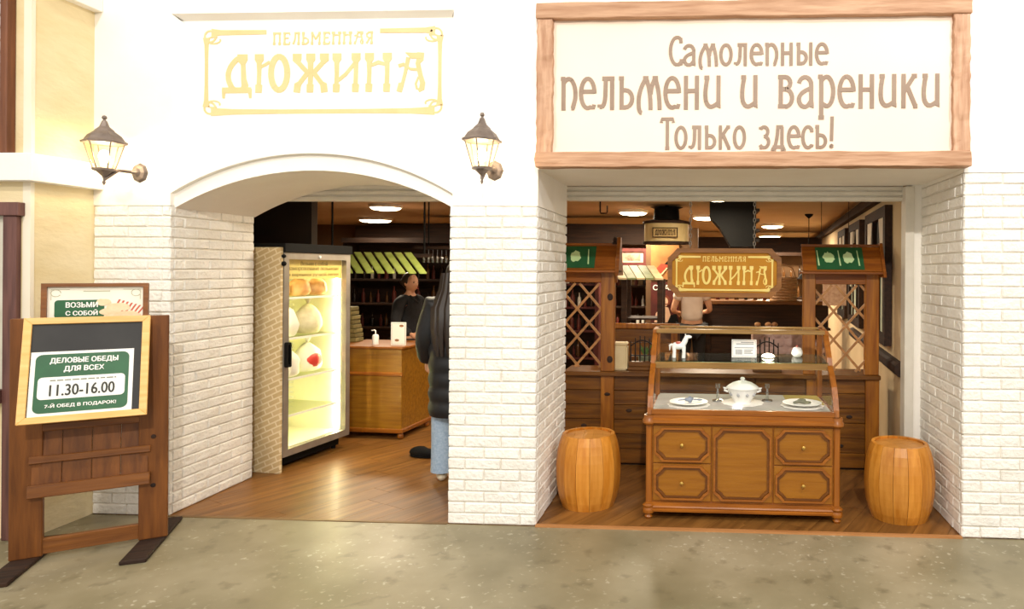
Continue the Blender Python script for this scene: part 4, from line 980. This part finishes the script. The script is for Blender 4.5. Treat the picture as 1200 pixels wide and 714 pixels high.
# small kiosk with striped roof
p0, p1 = PY(735, 313, 3.2), PY(770, 328, 3.2)
t = thing('striped_kiosk', 'small dark kiosk with green and cream striped roof slats left of the hanging sign', 'kiosk', ((p0.x+p1.x)/2, 3.2, 0)); w_ = .26
for s in (-1, 1):
    for yy in (0, .4): MB().box(s*(w_-.06)-.03, s*(w_-.06)+.03, yy, yy+.06, 0, p1.z).build('post', M_darkw, t)
for i in range(5):
    x = -w_+i*.10; MB().add([(x-.12, .3, p0.z), (x-.03, .3, p0.z), (x+.10, -.08, p1.z), (x+.01, -.08, p1.z), (x-.12, .3, p0.z+.02), (x-.03, .3, p0.z+.02), (x+.10, -.08, p1.z+.02), (x+.01, -.08, p1.z+.02)], [(0, 1, 2, 3), (4, 5, 6, 7), (0, 1, 5, 4), (1, 2, 6, 5), (2, 3, 7, 6), (3, 0, 4, 7)]).build('roof_slat', mat('olive_slat', '#7c8458', '#949c6e', .6) if i % 2 else M_cream2, t)
for z in (.5, .8, 1.1): MB().box(-w_+.05, w_-.05, .02, .42, z-.02, z).build('shelf_board', M_darkw, t)
# poster column
p0, p1 = PY(757, 286, 4.9), PY(800, 380, 4.9)
pc = struct(MB().box(p0.x, p1.x+.2, 4.92, 5.15, 0, 2.2).build('wall_column', M_brownwall))
cx = (PY(762, 300, 4.9).x+PY(788, 300, 4.9).x)/2; z0, z1 = PY(770, 378, 4.9).z, PY(770, 331, 4.9).z
t = thing('red_poster', 'red poster with a pale seated figure behind the white shirted person', 'poster', (cx+.05, 4.91, z0)); h_ = z1-z0
MB().box(-.19, .19, -.01, .01, 0, h_).build('sheet', M_redp, t)
link('lettering', text_mesh('СТАР', -.16, .13, h_-.07, .07, -.012, .002), M_paper, t)
MB().prism([(-.14, 0), (-.12, .12), (-.06, .2), (-.02, .22), (.05, .2), (.08, .1), (.06, 0)], -.014, -.01).build('figure_print', mat('pale_figure', '#d8b090', '#e4c2a4', .6), t)
MB().prism(arc(0, .28, .05, .065, 0, 345, 14), -.016, -.01).build('face_print', MATS['pale_figure'], t)
MB().ring(arc(0, .285, .075, .085, -30, 210, 14), arc(0, .285, .045, .06, -30, 210, 14), -.018, -.012).build('hair_print', mat('auburn_print', '#6a2c18', '#7c3820', .6), t)
MB().prism([(.04, 0), (.08, .1), (.16, .12), (.19, 0)], -.015, -.01).build('dark_print', M_black, t)
z0, z1 = PY(770, 328, 4.9).z, PY(770, 286, 4.9).z
t = thing('orange_poster', 'orange and black poster above the red poster', 'poster', (cx+.05, 4.91, z0)); h_ = z1-z0
MB().box(-.19, .19, -.01, .01, 0, h_).build('sheet', mat('orange_sheet', '#8f5a2c', '#a8743e', .6, 6), t)
MB().prism([(-.15, .12), (-.05, .22), (.05, .2), (.0, .1), (-.1, .06)], -.013, -.009).build('red_print', mat('poster_red', '#a83420', '#c04a30', .6), t)
MB().prism([(-.02, .2), (.08, .3), (.16, .24), (.17, .08), (.08, .02), (.04, .12)], -.012, -.009).build('dark_print', M_black, t)
MB().stroke([(-.14, .03, .02), (-.04, .08, .02), (.03, .16, .015)], -.014, -.009).build('pale_print', M_cream2, t)
# back bar on the right
p0, p1 = PY(826, 352, 5.0), PY(948, 352, 5.0)
t = thing('back_bar', 'long dark wooden bar counter deep in the shop behind the hanging sign', 'counter', ((p0.x+p1.x)/2, 5.0, 0)); w_ = (p1.x-p0.x)/2+.3; z = p0.z
MB().box(-w_, w_, -.05, .5, z-.05, z).build('worktop', M_plank, t, bevel=.006); MB().box(-w_+.04, w_-.04, .0, .48, 0, z-.05).build('body', M_darkw, t)
for i in range(6): MB().box(-w_+.08+i*(2*w_-.16)/6, -w_+.06+(i+1)*(2*w_-.16)/6, -.015, .0, .08, z-.42).build('panel', M_darkw, t, bevel=.006)
MB().box(-w_+.04, w_-.04, -.18, .0, z-.38, z-.35).build('lower_shelf', M_darkw, t)
for i in (4, 5, 5.6):
    mb = MB().ball((0, 0, .035), (.045, .04, .035), 10, 6)
    tag(mb.build('bread_roll', mat('crust', '#8a5a34', '#b98c60', .7, 10, rnd=.2), None, True, loc=(p0.x+.15+i*.14, 4.90, z-.35)), 'small round bread roll on the lower shelf of the dark bar', 'bread', 'rolls on the bar shelf')
# wicker basket of jars and a stack of pots on the bar
p = PY(918, 349, 5.1)
t = thing('wicker_basket', 'pale wicker basket standing on the dark bar left of the right kiosk', 'basket', (p.x, 5.1, z)); bh = PY(918, 324, 5.1).z-z
mb = MB()
for k in range(9): mb.tube([(.17*(1+.03*(k % 2))*math.cos(a), .12*math.sin(a), .01+k*bh/9) for a in [2*PI*i/20 for i in range(20)]], bh/16, 5, True)
mb.build('weave', mat('wicker', '#9a7450', '#b08a64', .8, 20), t)
MB().tube([(-.17, 0, bh*.9), (-.12, 0, bh*1.35), (0, 0, bh*1.5), (.12, 0, bh*1.35), (.17, 0, bh*.9)], .012, 6).build('handle', MATS['wicker'], t, True)
for i in range(10): bottle(p0.x+.05+i*.13, 5.25, z, rs.uniform(.7, 1.0), rs.choice(M_b), '%s standing on the dark bar behind the hanging sign', 'bottles on the back bar')
pA, pB = PY(905, 300, 8.2), PY(1000, 300, 8.2)
shelf_unit(pA.x, pB.x, 8.2, (.8, 1.15, 1.5), 1.9, M_darkw, 'tall dark shelf unit at the far end behind the right kiosk', 'small %s on the %s board of the far shelf', 'bottles on the far shelf', M_brownwall, 10)
p = PY(978, 345, 3.4)
t = thing('fabric_panel', 'pink patterned wall hanging seen through the right lattice', 'hanging', (p.x, 3.4, .9))
MB().box(-.13, .13, 0, .01, .35, 1.0).build('cloth', mat('pink_pattern', '#c79a80', '#e4c4a8', .8, 30), t); MB().tube([(-.17, 0, 1.0), (.17, 0, 1.0)], .012, 6).build('rod', M_darkw, t)
for s in (-1, 1): MB().tube([(s*.15, 0, 1.0), (s*.15, 0, CEIL-.9)], .004, 5).build('cord', M_darkw, t)

# ================================================================== LEFT ENTRY: FRIDGE
fr = thing('display_fridge', 'tall glass door fridge glowing yellow inside with brick printed side under the arch', 'fridge', (-3.415, .97, 0), math.radians(81.6))
FW, FD, FH = .80, .62, 1.76
def brickprint():
    mt, nt, b = _nt('brick_print'); L = nt.links.new
    tc = _n(nt, 'ShaderNodeTexCoord'); mp = _n(nt, 'ShaderNodeMapping'); mp.inputs['Rotation'].default_value = (0, 0, math.radians(-24))
    sx = _n(nt, 'ShaderNodeSeparateXYZ'); cx_ = _n(nt, 'ShaderNodeCombineXYZ'); L(tc.outputs['Object'], sx.inputs[0])
    ng = _n(nt, 'ShaderNodeMath', operation='MULTIPLY'); ng.inputs[1].default_value = -1; L(sx.outputs['Y'], ng.inputs[0])
    L(ng.outputs[0], cx_.inputs['X']); L(sx.outputs['Z'], cx_.inputs['Y']); L(cx_.outputs[0], mp.inputs[0])
    br = _n(nt, 'ShaderNodeTexBrick'); br.inputs['Scale'].default_value = 1; br.inputs['Brick Width'].default_value = .11; br.inputs['Row Height'].default_value = .042; br.inputs['Mortar Size'].default_value = .006
    br.inputs['Color1'].default_value = (*srgb('#c9ad7c'), 1); br.inputs['Color2'].default_value = (*srgb('#d3b98a'), 1); br.inputs['Mortar'].default_value = (*srgb('#e6d4ae'), 1)
    L(mp.outputs[0], br.inputs['Vector']); L(br.outputs[0], b.inputs['Base Color']); b.inputs['Roughness'].default_value = .5; return mt
M_inner = mat('fridge_liner', '#fbf6dc', '#fdf9e6', .5)
MB().box(-.03, -.004, -.04, FD, .0, 1.80).build('side_panel', brickprint(), fr, bevel=.002)
mb = MB(); mb.box(0, FW, FD-.04, FD, .12, FH).box(0, .03, .03, FD, .12, FH).box(FW-.03, FW, .03, FD, .12, FH).box(0, FW, .03, FD, .12, .17).box(0, FW, .03, FD, FH-.05, FH)
mb.build('cabinet', M_inner, fr)
MB().box(.02, FW-.02, .05, FD-.02, 0.03, .12).build('kick_plinth', M_black, fr)
for x in (.05, FW-.05):
    for y in (.08, FD-.08): MB().lathe([(.02, 0), (.02, .03)], 10, (x, y, 0)).build('foot', M_black, fr)
MB().box(-.006, FW+.01, -.06, FD, FH, FH+.075).build('header', M_black, fr, bevel=.004)
dr = MB().ring(*boxframe(0, FW, .12, FH, .055), -.045, .0).build('door', M_alu, fr)
MB().box(.05, FW-.05, -.024, -.018, .17, FH-.05).build('pane', M_glass, dr)
MB().ring(rrect(.006, .052, .84, 1.04, .012), rrect(.018, .04, .86, 1.02, .008), -.075, -.045).build('handle', M_black, dr)
MB().lathe([(.012, 0), (.012, .01), (0, .012)], 12, M=Matrix.Translation((FW/2, -.045, FH-.03)) @ Matrix.Rotation(PI/2, 4, 'X')).build('lock', M_paper, dr, True)
MB().ball((-.01, -.05, FH-.09), (.02, .02, .02), 8, 6).ball((-.01, -.05, FH-.03), (.02, .015, .015), 8, 6).build('hinge', M_black, fr)
hd = MB().box(.055, FW-.055, .004, .012, 1.545, FH-.055).build('header_card', mat('yellow_card', '#f0d878', '#f4e08a', .5), fr)
M_tan = mat('tan_print', '#a8924a', '#b49e58', .6)
for txt, x0, x1, zc in (('Возьми с собой', .24, .56, 1.673), ('замороженные пельмени', .10, .70, 1.625), ('и вареники ручной лепки', .10, .70, 1.578)):
    link('lettering', text_mesh(txt, x0, x1, zc, .034, .003, .001), M_tan, hd)
FSH = (1.39, 1.055, .72, .42)
for z in FSH: MB().box(.035, FW-.035, .05, FD-.05, z-.008, z).build('shelf', glass('fridge_shelf', '#f2f6e4'), fr); MB().box(.035, FW-.035, .045, .053, z-.014, z+.004).build('shelf_edge', M_paper, fr)
for x in (.036, FW-.046): MB().box(x, x+.010, .055, .075, .20, FH-.08).build('light_strip', emit('fridge_led', '#fff6c8', 34), fr)
mb = MB()
for i in range(30): MB
for i in range(26): mb.box(FW-.038, FW-.03, FD-.10, FD-.06, .30+i*.045, .315+i*.045)
mb.build('shelf_rack', M_paper, fr)
def fpos(x, y, z): return fr.matrix_basis @ Vector((x, y, z))
fr_m = Matrix.Translation(fr.location) @ Matrix.Rotation(fr.rotation_euler.z, 4, 'Z')
def bag(x, y, z, w_, h, m_, label, tied=None, red=False, seed=0):
    rr = random.Random(seed); p = fr_m @ Vector((x, y, z))
    t = thing('food_bag', label, 'bag', p, fr.rotation_euler.z, 'bags in the fridge')
    ph = [rr.uniform(0, 6) for _ in range(4)]
    def fn(p_, q):
        k = 1+.06*math.sin(5*p_[0]*2+ph[0])+.06*math.sin(7*p_[2]+ph[1]+3*p_[1])
        zz = q[2]
        if zz < -.6*h/2: zz = -.6*h/2-(zz+.6*h/2)*-.15
        tp_ = 1-.35*max(p_[2], 0)**2 if tied else 1
        return (q[0]*k*tp_, q[1]*k*tp_, zz)
    MB().ball((0, 0, h*.31), (w_/2, w_*.36, h/2), 18, 12, fn).build('pouch', m_, t, True)
    if tied:
        MB().lathe([(.010, h*.74), (.008, h*.80), (.02, h*.88), (.034, h*.95), (.02, h*.93), (.0, h*.86)], 9).build('ruffle', m_, t)
        MB().lathe([(.013, h*.77), (.016, h*.785), (.013, h*.80)], 10).build('tie', tied, t, True)
    if red: MB().ball((0, -w_*.24, h*.30), (w_*.34, w_*.16, h*.22), 12, 8).build('label_print', mat('label_red', '#c02a24', '#d03a30', .5), t, True)
M_bread = mat('dough_bag', '#c98a4a', '#e6bd84', .45, 14); M_sack = mat('linen_sack', '#cfc2a0', '#e4dabe', .8, 25); M_wb = mat('white_bag', '#eee8dc', '#f8f4ea', .5)
M_tie = mat('olive_tie', '#6a6434', '#7c7644', .7)
for i, (x, w_) in enumerate(((.17, .17), (.38, .21), (.60, .20))): bag(x, .14, FSH[0]+.008, w_*.98, .19, M_bread, ('orange brown bag on the top fridge shelf, nearest the door handle', 'orange brown bag on the top fridge shelf, middle one', 'orange brown bag on the top fridge shelf, farthest from the handle')[i], None, False, i)
bag(.21, .13, FSH[1]+.01, .25, .32, M_wb, 'cream tied bag on the second fridge shelf', MATS['mustard_cloth'], False, 5)
bag(.55, .19, FSH[1]+.01, .28, .32, M_sack, 'linen sack with olive tie on the second fridge shelf', M_tie, False, 6)
bag(.21, .13, FSH[2]+.01, .27, .30, M_wb, 'white bag with pink tie on the third fridge shelf near the handle', mat('pink_tie', '#d06a6a', '#dc7c7c', .6), False, 7)
bag(.55, .19, FSH[2]+.01, .27, .31, M_wb, 'white bag with red label on the third fridge shelf', mat('brown_tie', '#7a5040', '#8c6250', .6), True, 8)

# ---- service counter with its things
sc_ = thing('service_counter', 'brown wooden service counter with ball feet beside the fridge', 'counter', (-3.24, 2.36, 0), math.radians(-4))
M_ctr = wood('counter_amber_wood', '#83560e', '#a06e1a', 'x', .4, .03, coat=.2)
MB().box(-.35, .35, -.27, .30, .09, .86).build('body', M_ctr, sc_, bevel=.004)
MB().box(-.37, .37, -.29, .32, .86, .885).build('worktop', M_cabf, sc_, bevel=.006)
MB().prism([(-.27, .60), (-.285, .61), (-.285, .625), (-.27, .64)], -.36, .36, 'x').build('moulding', M_cabf, sc_)
MB().box(-.365, .365, -.285, .31, .06, .10).build('plinth', M_cabf, sc_, bevel=.006)
for x in (-.33, .33):
    for y in (-.25, .27): MB().ball((x, y, .03), (.03, .03, .03), 10, 7).build('foot', M_cabf, sc_, True)
p = PY(440, 406, 2.25)
t = thing('soap_dispenser', 'white pump dispenser bottle on the service counter', 'dispenser', (p.x, 2.25, .885))
MB().lathe([(0, 0), (.03, 0), (.031, .08), (.026, .095), (.012, .10), (0, .10)], 14).build('bottle', M_porc, t, True)
MB().tube([(0, 0, .10), (0, 0, .135), (-.01, -.0, .14), (-.04, 0, .137)], [.006, .006, .008, .006], 6).build('pump', M_porc, t, True)
p = PY(467, 408, 2.2)
t = thing('menu_card', 'white menu card in clear holder standing on the service counter', 'card', (p.x, 2.2, .885))
MB().box(-.075, .075, -.003, .003, 0, .225).build('card', M_paper, t); MB().ring(*boxframe(-.066, .066, .012, .214, .002), -.0045, -.003).build('border', M_grey, t)
for x, z in ((.03, .19), (-.015, .05)): MB().prism(arc(x, z, .022, .012, 0, 340, 10), -.0045, -.003).build('print', mat('brown_print', '#8a5a34', '#a07048', .6), t)
MB().box(-.08, .08, -.03, .03, 0, .006).build('holder', M_glass, t)
p = PY(416, 404, 2.55)
t = thing('stone_stack', 'stacked olive stone column behind the fridge on the service counter', 'column', (p.x-.05, 2.50, .885))
for i in range(8): MB().box(-.12-random.uniform(0, .012)+.004*i, .12+random.uniform(0, .015)-.008*i, -.08, .08, i*.045, i*.045+.04).build('stone', mat('olive_stone', '#6b6038', '#8a7c4c', .8, 12, rnd=.15), t, bevel=.006)
# green striped awning over the service counter, hung from the ceiling
p0, p1 = PY(411, 297, 2.75), PY(500, 321, 2.45)
t = thing('green_awning', 'light green slatted awning over the service counter', 'awning', ((p0.x+p1.x)/2, 2.6, 0)); w_ = (p1.x-p0.x)/2
za, zb_ = p0.z, p1.z
for i in range(12):
    x = -w_-.42+i*(2*w_+.36)/12; d_ = .42
    vs = [(x-d_*.5+.01, .15, za), (x-d_*.5+.085, .15, za), (x+d_*.2+.085, -.15, zb_), (x+d_*.2+.01, -.15, zb_)]
    MB().add(vs+[(a, b, c_+.014) for a, b, c_ in vs], [(0, 1, 2, 3), (4, 5, 6, 7), (0, 1, 5, 4), (1, 2, 6, 5), (2, 3, 7, 6), (3, 0, 4, 7)]).build('slat', mat('awning_green', '#8fa048', '#aab864', .6, 10, rnd=.08), t)
MB().box(-w_-.35, w_-.06, .13, .16, za-.04, za).build('beam', M_darkw, t)
for x in (-w_-.2, w_-.15): MB().tube([(x, .145, za), (x, .145, CEIL)], .01, 6).build('hanger', M_black, t)
# row of hanging glasses behind
for i in range(7):
    p = PY(497+i*5.2, 306, 3.3)
    t = tag(MB().lathe([(.018, 0), (.021, .05), (.014, .075), (.004, .08), (.003, .15), (.02, .155), (.02, .158), (0, .158)], 10).build('wine_glass', glass('crystal'), None, True, loc=(p.x, 3.3, p.z-.02)), 'upturned wine glass hanging in the row beside the green awning', 'glass', 'hanging wine glasses')
p0, p1 = PY(490, 296, 3.3), PY(545, 296, 3.3)
t = thing('glass_rack', 'dark hanging rack for wine glasses beside the green awning', 'rack', ((p0.x+p1.x)/2, 3.3, PY(500, 306, 3.3).z+.135))
MB().box(-(p1.x-p0.x)/2, (p1.x-p0.x)/2, -.12, .12, 0, .03).build('board', M_darkw, t)
for s in (-1, 1): MB().tube([(s*.15, 0, .03), (s*.15, 0, CEIL-t.location.z)], .008, 6).build('hanger', M_black, t)
pA, pB = PY(405, 330, 4.0), PY(540, 330, 4.0)
shelf_unit(pA.x, pB.x, 4.0, (.9, 1.2, 1.5), 1.95, M_darkw, 'wide dark shelf unit behind the shop assistant', 'small %s on the %s board behind the shop assistant', 'bottles behind the assistant', M_darkw, 14)

# ================================================================== PEOPLE
def skin(joints, edges, sub=2):
    me = bpy.data.meshes.new('skin'); names = list(joints)
    me.from_pydata([joints[n][:3] for n in names], [(names.index(a), names.index(b)) for a, b in edges], [])
    o = bpy.data.objects.new('tmp', me); COL.objects.link(o)
    o.modifiers.new('s', 'SKIN'); sl = me.skin_vertices[0].data
    for i, n in enumerate(names):
        r = joints[n][3:]; sl[i].radius = (r[0], r[-1]); sl[i].use_root = (i == 0)
    sm = o.modifiers.new('u', 'SUBSURF'); sm.levels = sub; sm.render_levels = sub
    dg = bpy.context.evaluated_depsgraph_get(); dg.update()
    out = bpy.data.meshes.new_from_object(o.evaluated_get(dg)); bpy.data.objects.remove(o)
    for p in out.polygons: p.use_smooth = True
    return out
def head_fn(p, q):
    x, y, z = q; u = p[2]
    if u < 0: x *= 1-.28*u*u; y *= 1-.12*u*u
    f = max(-p[1], 0)
    y -= .026*math.exp(-((x/.013)**2))*math.exp(-((z+.018)/.02)**2)*f      # nose
    y -= .010*math.exp(-((x/.03)**2))*math.exp(-((z+.068)/.012)**2)*f       # mouth
    y -= .010*math.exp(-((x/.03)**2))*math.exp(-((z+.102)/.016)**2)*f       # chin
    for s in (-1, 1): y += .009*math.exp(-(((x-s*.033)/.016)**2))*math.exp(-((z-.008)/.012)**2)*f
    return (x, y, z)
def union(meshes, voxel):
    bm = bmesh.new()
    for me in meshes: bm.from_mesh(me)
    me = bpy.data.meshes.new('body'); bm.to_mesh(me); bm.free()
    o = bpy.data.objects.new('tmp', me); COL.objects.link(o)
    r = o.modifiers.new('r', 'REMESH'); r.mode = 'VOXEL'; r.voxel_size = voxel
    s = o.modifiers.new('s', 'SMOOTH'); s.factor = .5; s.iterations = 2
    dg = bpy.context.evaluated_depsgraph_get(); dg.update()
    out = bpy.data.meshes.new_from_object(o.evaluated_get(dg)); bpy.data.objects.remove(o); out.name = 'body'
    for p in out.polygons: p.use_smooth = True
    out.materials.clear(); return out
def hand(side, w_, d_):
    """palm and five bent fingers continuing from the wrist w_ along d_"""
    d_ = Vector(d_).normalized(); w_ = Vector(w_); n = Vector((side, 0, 0)); s = d_.cross(n).normalized(); n = s.cross(d_).normalized()
    mb = MB(); mb.tube([w_, w_+d_*.04, w_+d_*.085], [.022, .032, .032], 8)
    for i, (o_, l) in enumerate(((-.026, .062), (-.009, .072), (.009, .070), (.026, .055))):
        b = w_+d_*.085+s*o_; mb.tube([b-d_*.02, b, b+d_*l*.5-n*.006, b+d_*l*.8-n*.02, b+d_*l*.95-n*.032], [.009, .009, .0085, .008, .006], 6)
    b = w_+d_*.03-s*.026; mb.tube([b+s*.01, b-s*.018+d_*.02, b-s*.028+d_*.05-n*.01], [.011, .010, .007], 6)
    return mb.mesh('hand')
def person(label, loc, rz, height, arms, cloth):
    """arms: for each side elbow and wrist in body space; the body faces -Y"""
    k = height/1.72; t = thing('person', label, 'person', loc, rz)
    J = {'pel': (0, 0, .95, .15, .11), 'spi': (0, .0, 1.12, .125, .09), 'che': (0, 0, 1.30, .15, .10), 'neb': (0, .01, 1.42, .07, .06), 'nec': (0, .0, 1.50, .048, .05), 'hea': (0, -.01, 1.56, .05, .05)}
    Ed = [('pel', 'spi'), ('spi', 'che'), ('che', 'neb'), ('neb', 'nec'), ('nec', 'hea')]; hands = []
    for s, c in ((-1, 'l'), (1, 'r')):
        el, wr = arms[c]
        J.update({'sh'+c: (s*.165, 0, 1.385, .058), 'el'+c: (*el, .042), 'wr'+c: (*wr, .026), 'hp'+c: (s*.09, 0, .88, .092), 'kn'+c: (s*.10, -.01, .49, .06), 'an'+c: (s*.10, .02, .09, .04), 'to'+c: (s*.11, -.13, .035, .032)})
        Ed += [('neb', 'sh'+c), ('sh'+c, 'el'+c), ('el'+c, 'wr'+c), ('pel', 'hp'+c), ('hp'+c, 'kn'+c), ('kn'+c, 'an'+c), ('an'+c, 'to'+c)]
        hands.append(hand(s, wr, Vector(wr)-Vector(el)))
    hd = MB().ball((0, -.015, 1.61), (.073, .092, .115), 28, 20, head_fn)
    for s in (-1, 1): hd.ball((s*.074, 0, 1.605), (.010, .018, .03), 8, 6)
    bd = union([skin(J, Ed, 1), hd.mesh('h')]+hands, .009)
    bd.transform(Matrix.Scale(k, 4)); link('body', bd, M_skin, t)
    for s in (-1, 1): MB().ball((s*.033*k, -.096*k, 1.618*k), (.012*k, .008*k, .007*k), 10, 6).build('eye', M_hair, t, True)
    MB().ball((0, -.116*k, 1.545*k), (.020*k, .007*k, .006*k), 10, 6).build('lips', mat('lips', '#a4564c', '#b0645a', .5), t, True)
    def garment(name, keys, grow, m_, ed=None, ends={}):
        jj = {n: (*[c_*k for c_ in (ends[n] if n in ends else J[n])[:3]], *[(r+grow)*k for r in (ends[n] if n in ends else J[n])[3:]]) for n in keys}
        ee = ed or [e for e in Ed if e[0] in keys and e[1] in keys]
        return link(name, skin(jj, ee, 2), m_, t)
    cloth(t, J, garment, k)
    return t
def hair_long(t, k, zlow, m_=None, tail=False):
    def fn(p, q):
        x, y, z = q
        if -p[1] > .25 and p[2] < .45: y = max(y, -.045*k)
        return (x, y, z)
    MB().ball((0, .012*k, 1.635*k), (.086*k, .098*k, .108*k), 22, 14, fn).build('hair', M_hair, t, True)
    if zlow: 
        mb = MB()
        for i in range(9):
            a = PI*(i/8); x = .09*math.cos(a)*k; y = (.02+.08*math.sin(a))*k
            mb.tube([(x, y, 1.64*k), (x*1.15, y*1.1+.01, 1.5*k), (x*1.7, y*1.25+.07, 1.36*k), (x*1.75, y+.11, 1.2*k), (x*1.6, y+.10, zlow*k)], [.03*k, .038*k, .042*k, .036*k, .012*k], 7)
        mb.build('long_hair', M_hair, t, True)
    if tail: MB().ball((0, .115*k, 1.62*k), (.04*k, .045*k, .045*k), 12, 8).build('hair_bun', M_hair, t, True)
def c_seller(t, J, g, k):
    g('shirt', ['pel', 'spi', 'che', 'neb', 'shl', 'ell', 'wrl', 'shr', 'elr', 'wrr'], .02, M_cloth)
    g('trousers', ['pel', 'hpl', 'knl', 'anl', 'hpr', 'knr', 'anr'], .018, M_cloth)
    hair_long(t, k, 0, None, True)
    MB().tube([(-.05*k, -.055*k, 1.46*k), (-.03*k, -.125*k, 1.40*k), (0, -.135*k, 1.37*k), (.03*k, -.125*k, 1.40*k), (.05*k, -.055*k, 1.46*k)], .012*k, 6).build('collar', M_cloth, t, True)
    for s in (-1, 1): MB().ball((s*.11*k, -.05*k, .045*k), (.05*k, .13*k, .05*k), 12, 8).build('shoe', M_black, t, True)
person('shop assistant in black clothes with tied dark hair behind the service counter', (-3.27, 3.05, 0), math.radians(66), 1.575, {'l': ((-.24, -.02, 1.12), (-.20, -.24, 1.02)), 'r': ((.24, -.02, 1.12), (.20, -.24, 1.02))}, c_seller)
def c_cust(t, J, g, k):
    g('puffer_coat', ['pel', 'spi', 'che', 'neb', 'shl', 'ell', 'wrl', 'shr', 'elr', 'wrr', 'hem'], .05, M_coat, [('pel', 'spi'), ('spi', 'che'), ('che', 'neb'), ('neb', 'shl'), ('shl', 'ell'), ('ell', 'wrl'), ('neb', 'shr'), ('shr', 'elr'), ('elr', 'wrr'), ('pel', 'hem')], {'hem': (0, 0, .56, .16, .12), 'pel': (0, 0, .9, .165, .12)})
    prof_ = [(0, 1.43)]+[(.20*(1-.35*max(0, (z-1.25)/.2)**2)+.014*abs(math.sin(PI*(z-.52)/.115)), z) for z in [1.42-.9*i/48 for i in range(49)]]+[(0, .52)]
    MB().lathe([(r*k, z*k) for r, z in prof_[::-1]], 26, M=Matrix.Scale(.95, 4, (0, 1, 0))).build('quilted_body', M_coat, t, True)
    for s in (-1, 1): MB().tube([(s*.085*k, 0, .86*k), (s*.09*k, 0, .7*k), (s*.10*k, -.01*k, .5*k), (s*.10*k, .0, .3*k), (s*.10*k, .015*k, .12*k), (s*.10*k, .015*k, .075*k)], [.10*k, .098*k, .088*k, .086*k, .088*k, .09*k], 16).build('jeans_leg', M_jean, t, True)
    hair_long(t, k, 1.0)
    for s in (-1, 1): MB().ball((s*.105*k, -.045*k, .035*k), (.045*k, .125*k, .045*k), 12, 8, lambda p_, q: (q[0], q[1], max(q[2], -.035*k))).build('shoe', mat('cream_shoe', '#d8ccb0', '#e4dac2', .6), t, True)
person('customer in long black puffer coat and light blue jeans beside the middle pillar', (-1.955, .93, 0), math.radians(200), 1.68, {'l': ((-.235, .0, 1.12), (-.22, -.14, .92)), 'r': ((.235, .0, 1.12), (.22, -.14, .92))}, c_cust)
p = PZ(490, 538, 0)
t = thing('black_shoe', 'black shoe on the wooden floor beyond the blue jeans', 'shoe', (p.x+.02, p.y+.05, 0), math.radians(80))
MB().ball((0, 0, .04), (.045, .13, .045), 14, 8, lambda p_, q: (q[0], q[1], max(q[2], -.035)*(1 if p_[1] < 0 else 1.3))).build('upper', M_black, t, True); MB().ball((0, 0, .012), (.048, .133, .012), 14, 6).build('sole', M_black, t, True)
def c_tee(t, J, g, k):
    g('t_shirt', ['pel', 'spi', 'che', 'neb', 'shl', 'ml', 'shr', 'mr'], .022, M_tee, [('pel', 'spi'), ('spi', 'che'), ('che', 'neb'), ('neb', 'shl'), ('shl', 'ml'), ('neb', 'shr'), ('shr', 'mr')], {'ml': (-.215, 0, 1.24, .06), 'mr': (.215, 0, 1.24, .06)})
    g('trousers', ['pel', 'hpl', 'knl', 'anl', 'hpr', 'knr', 'anr'], .02, M_cloth)
    MB().ball((0, .01*k, 1.64*k), (.082*k, .098*k, .10*k), 18, 12).build('hair', M_hair, t, True)
    for s in (-1, 1): MB().ball((s*.11*k, -.05*k, .045*k), (.05*k, .13*k, .05*k), 12, 8).build('shoe', M_black, t, True)
p = PY(811, 350, 4.55)
person('person in white t-shirt seen from behind below the hanging sign', (p.x, 4.55, 0), math.radians(190), 1.70, {'l': ((-.25, -.02, 1.12), (-.16, -.22, 1.08)), 'r': ((.25, -.02, 1.12), (.16, -.22, 1.08))}, c_tee)
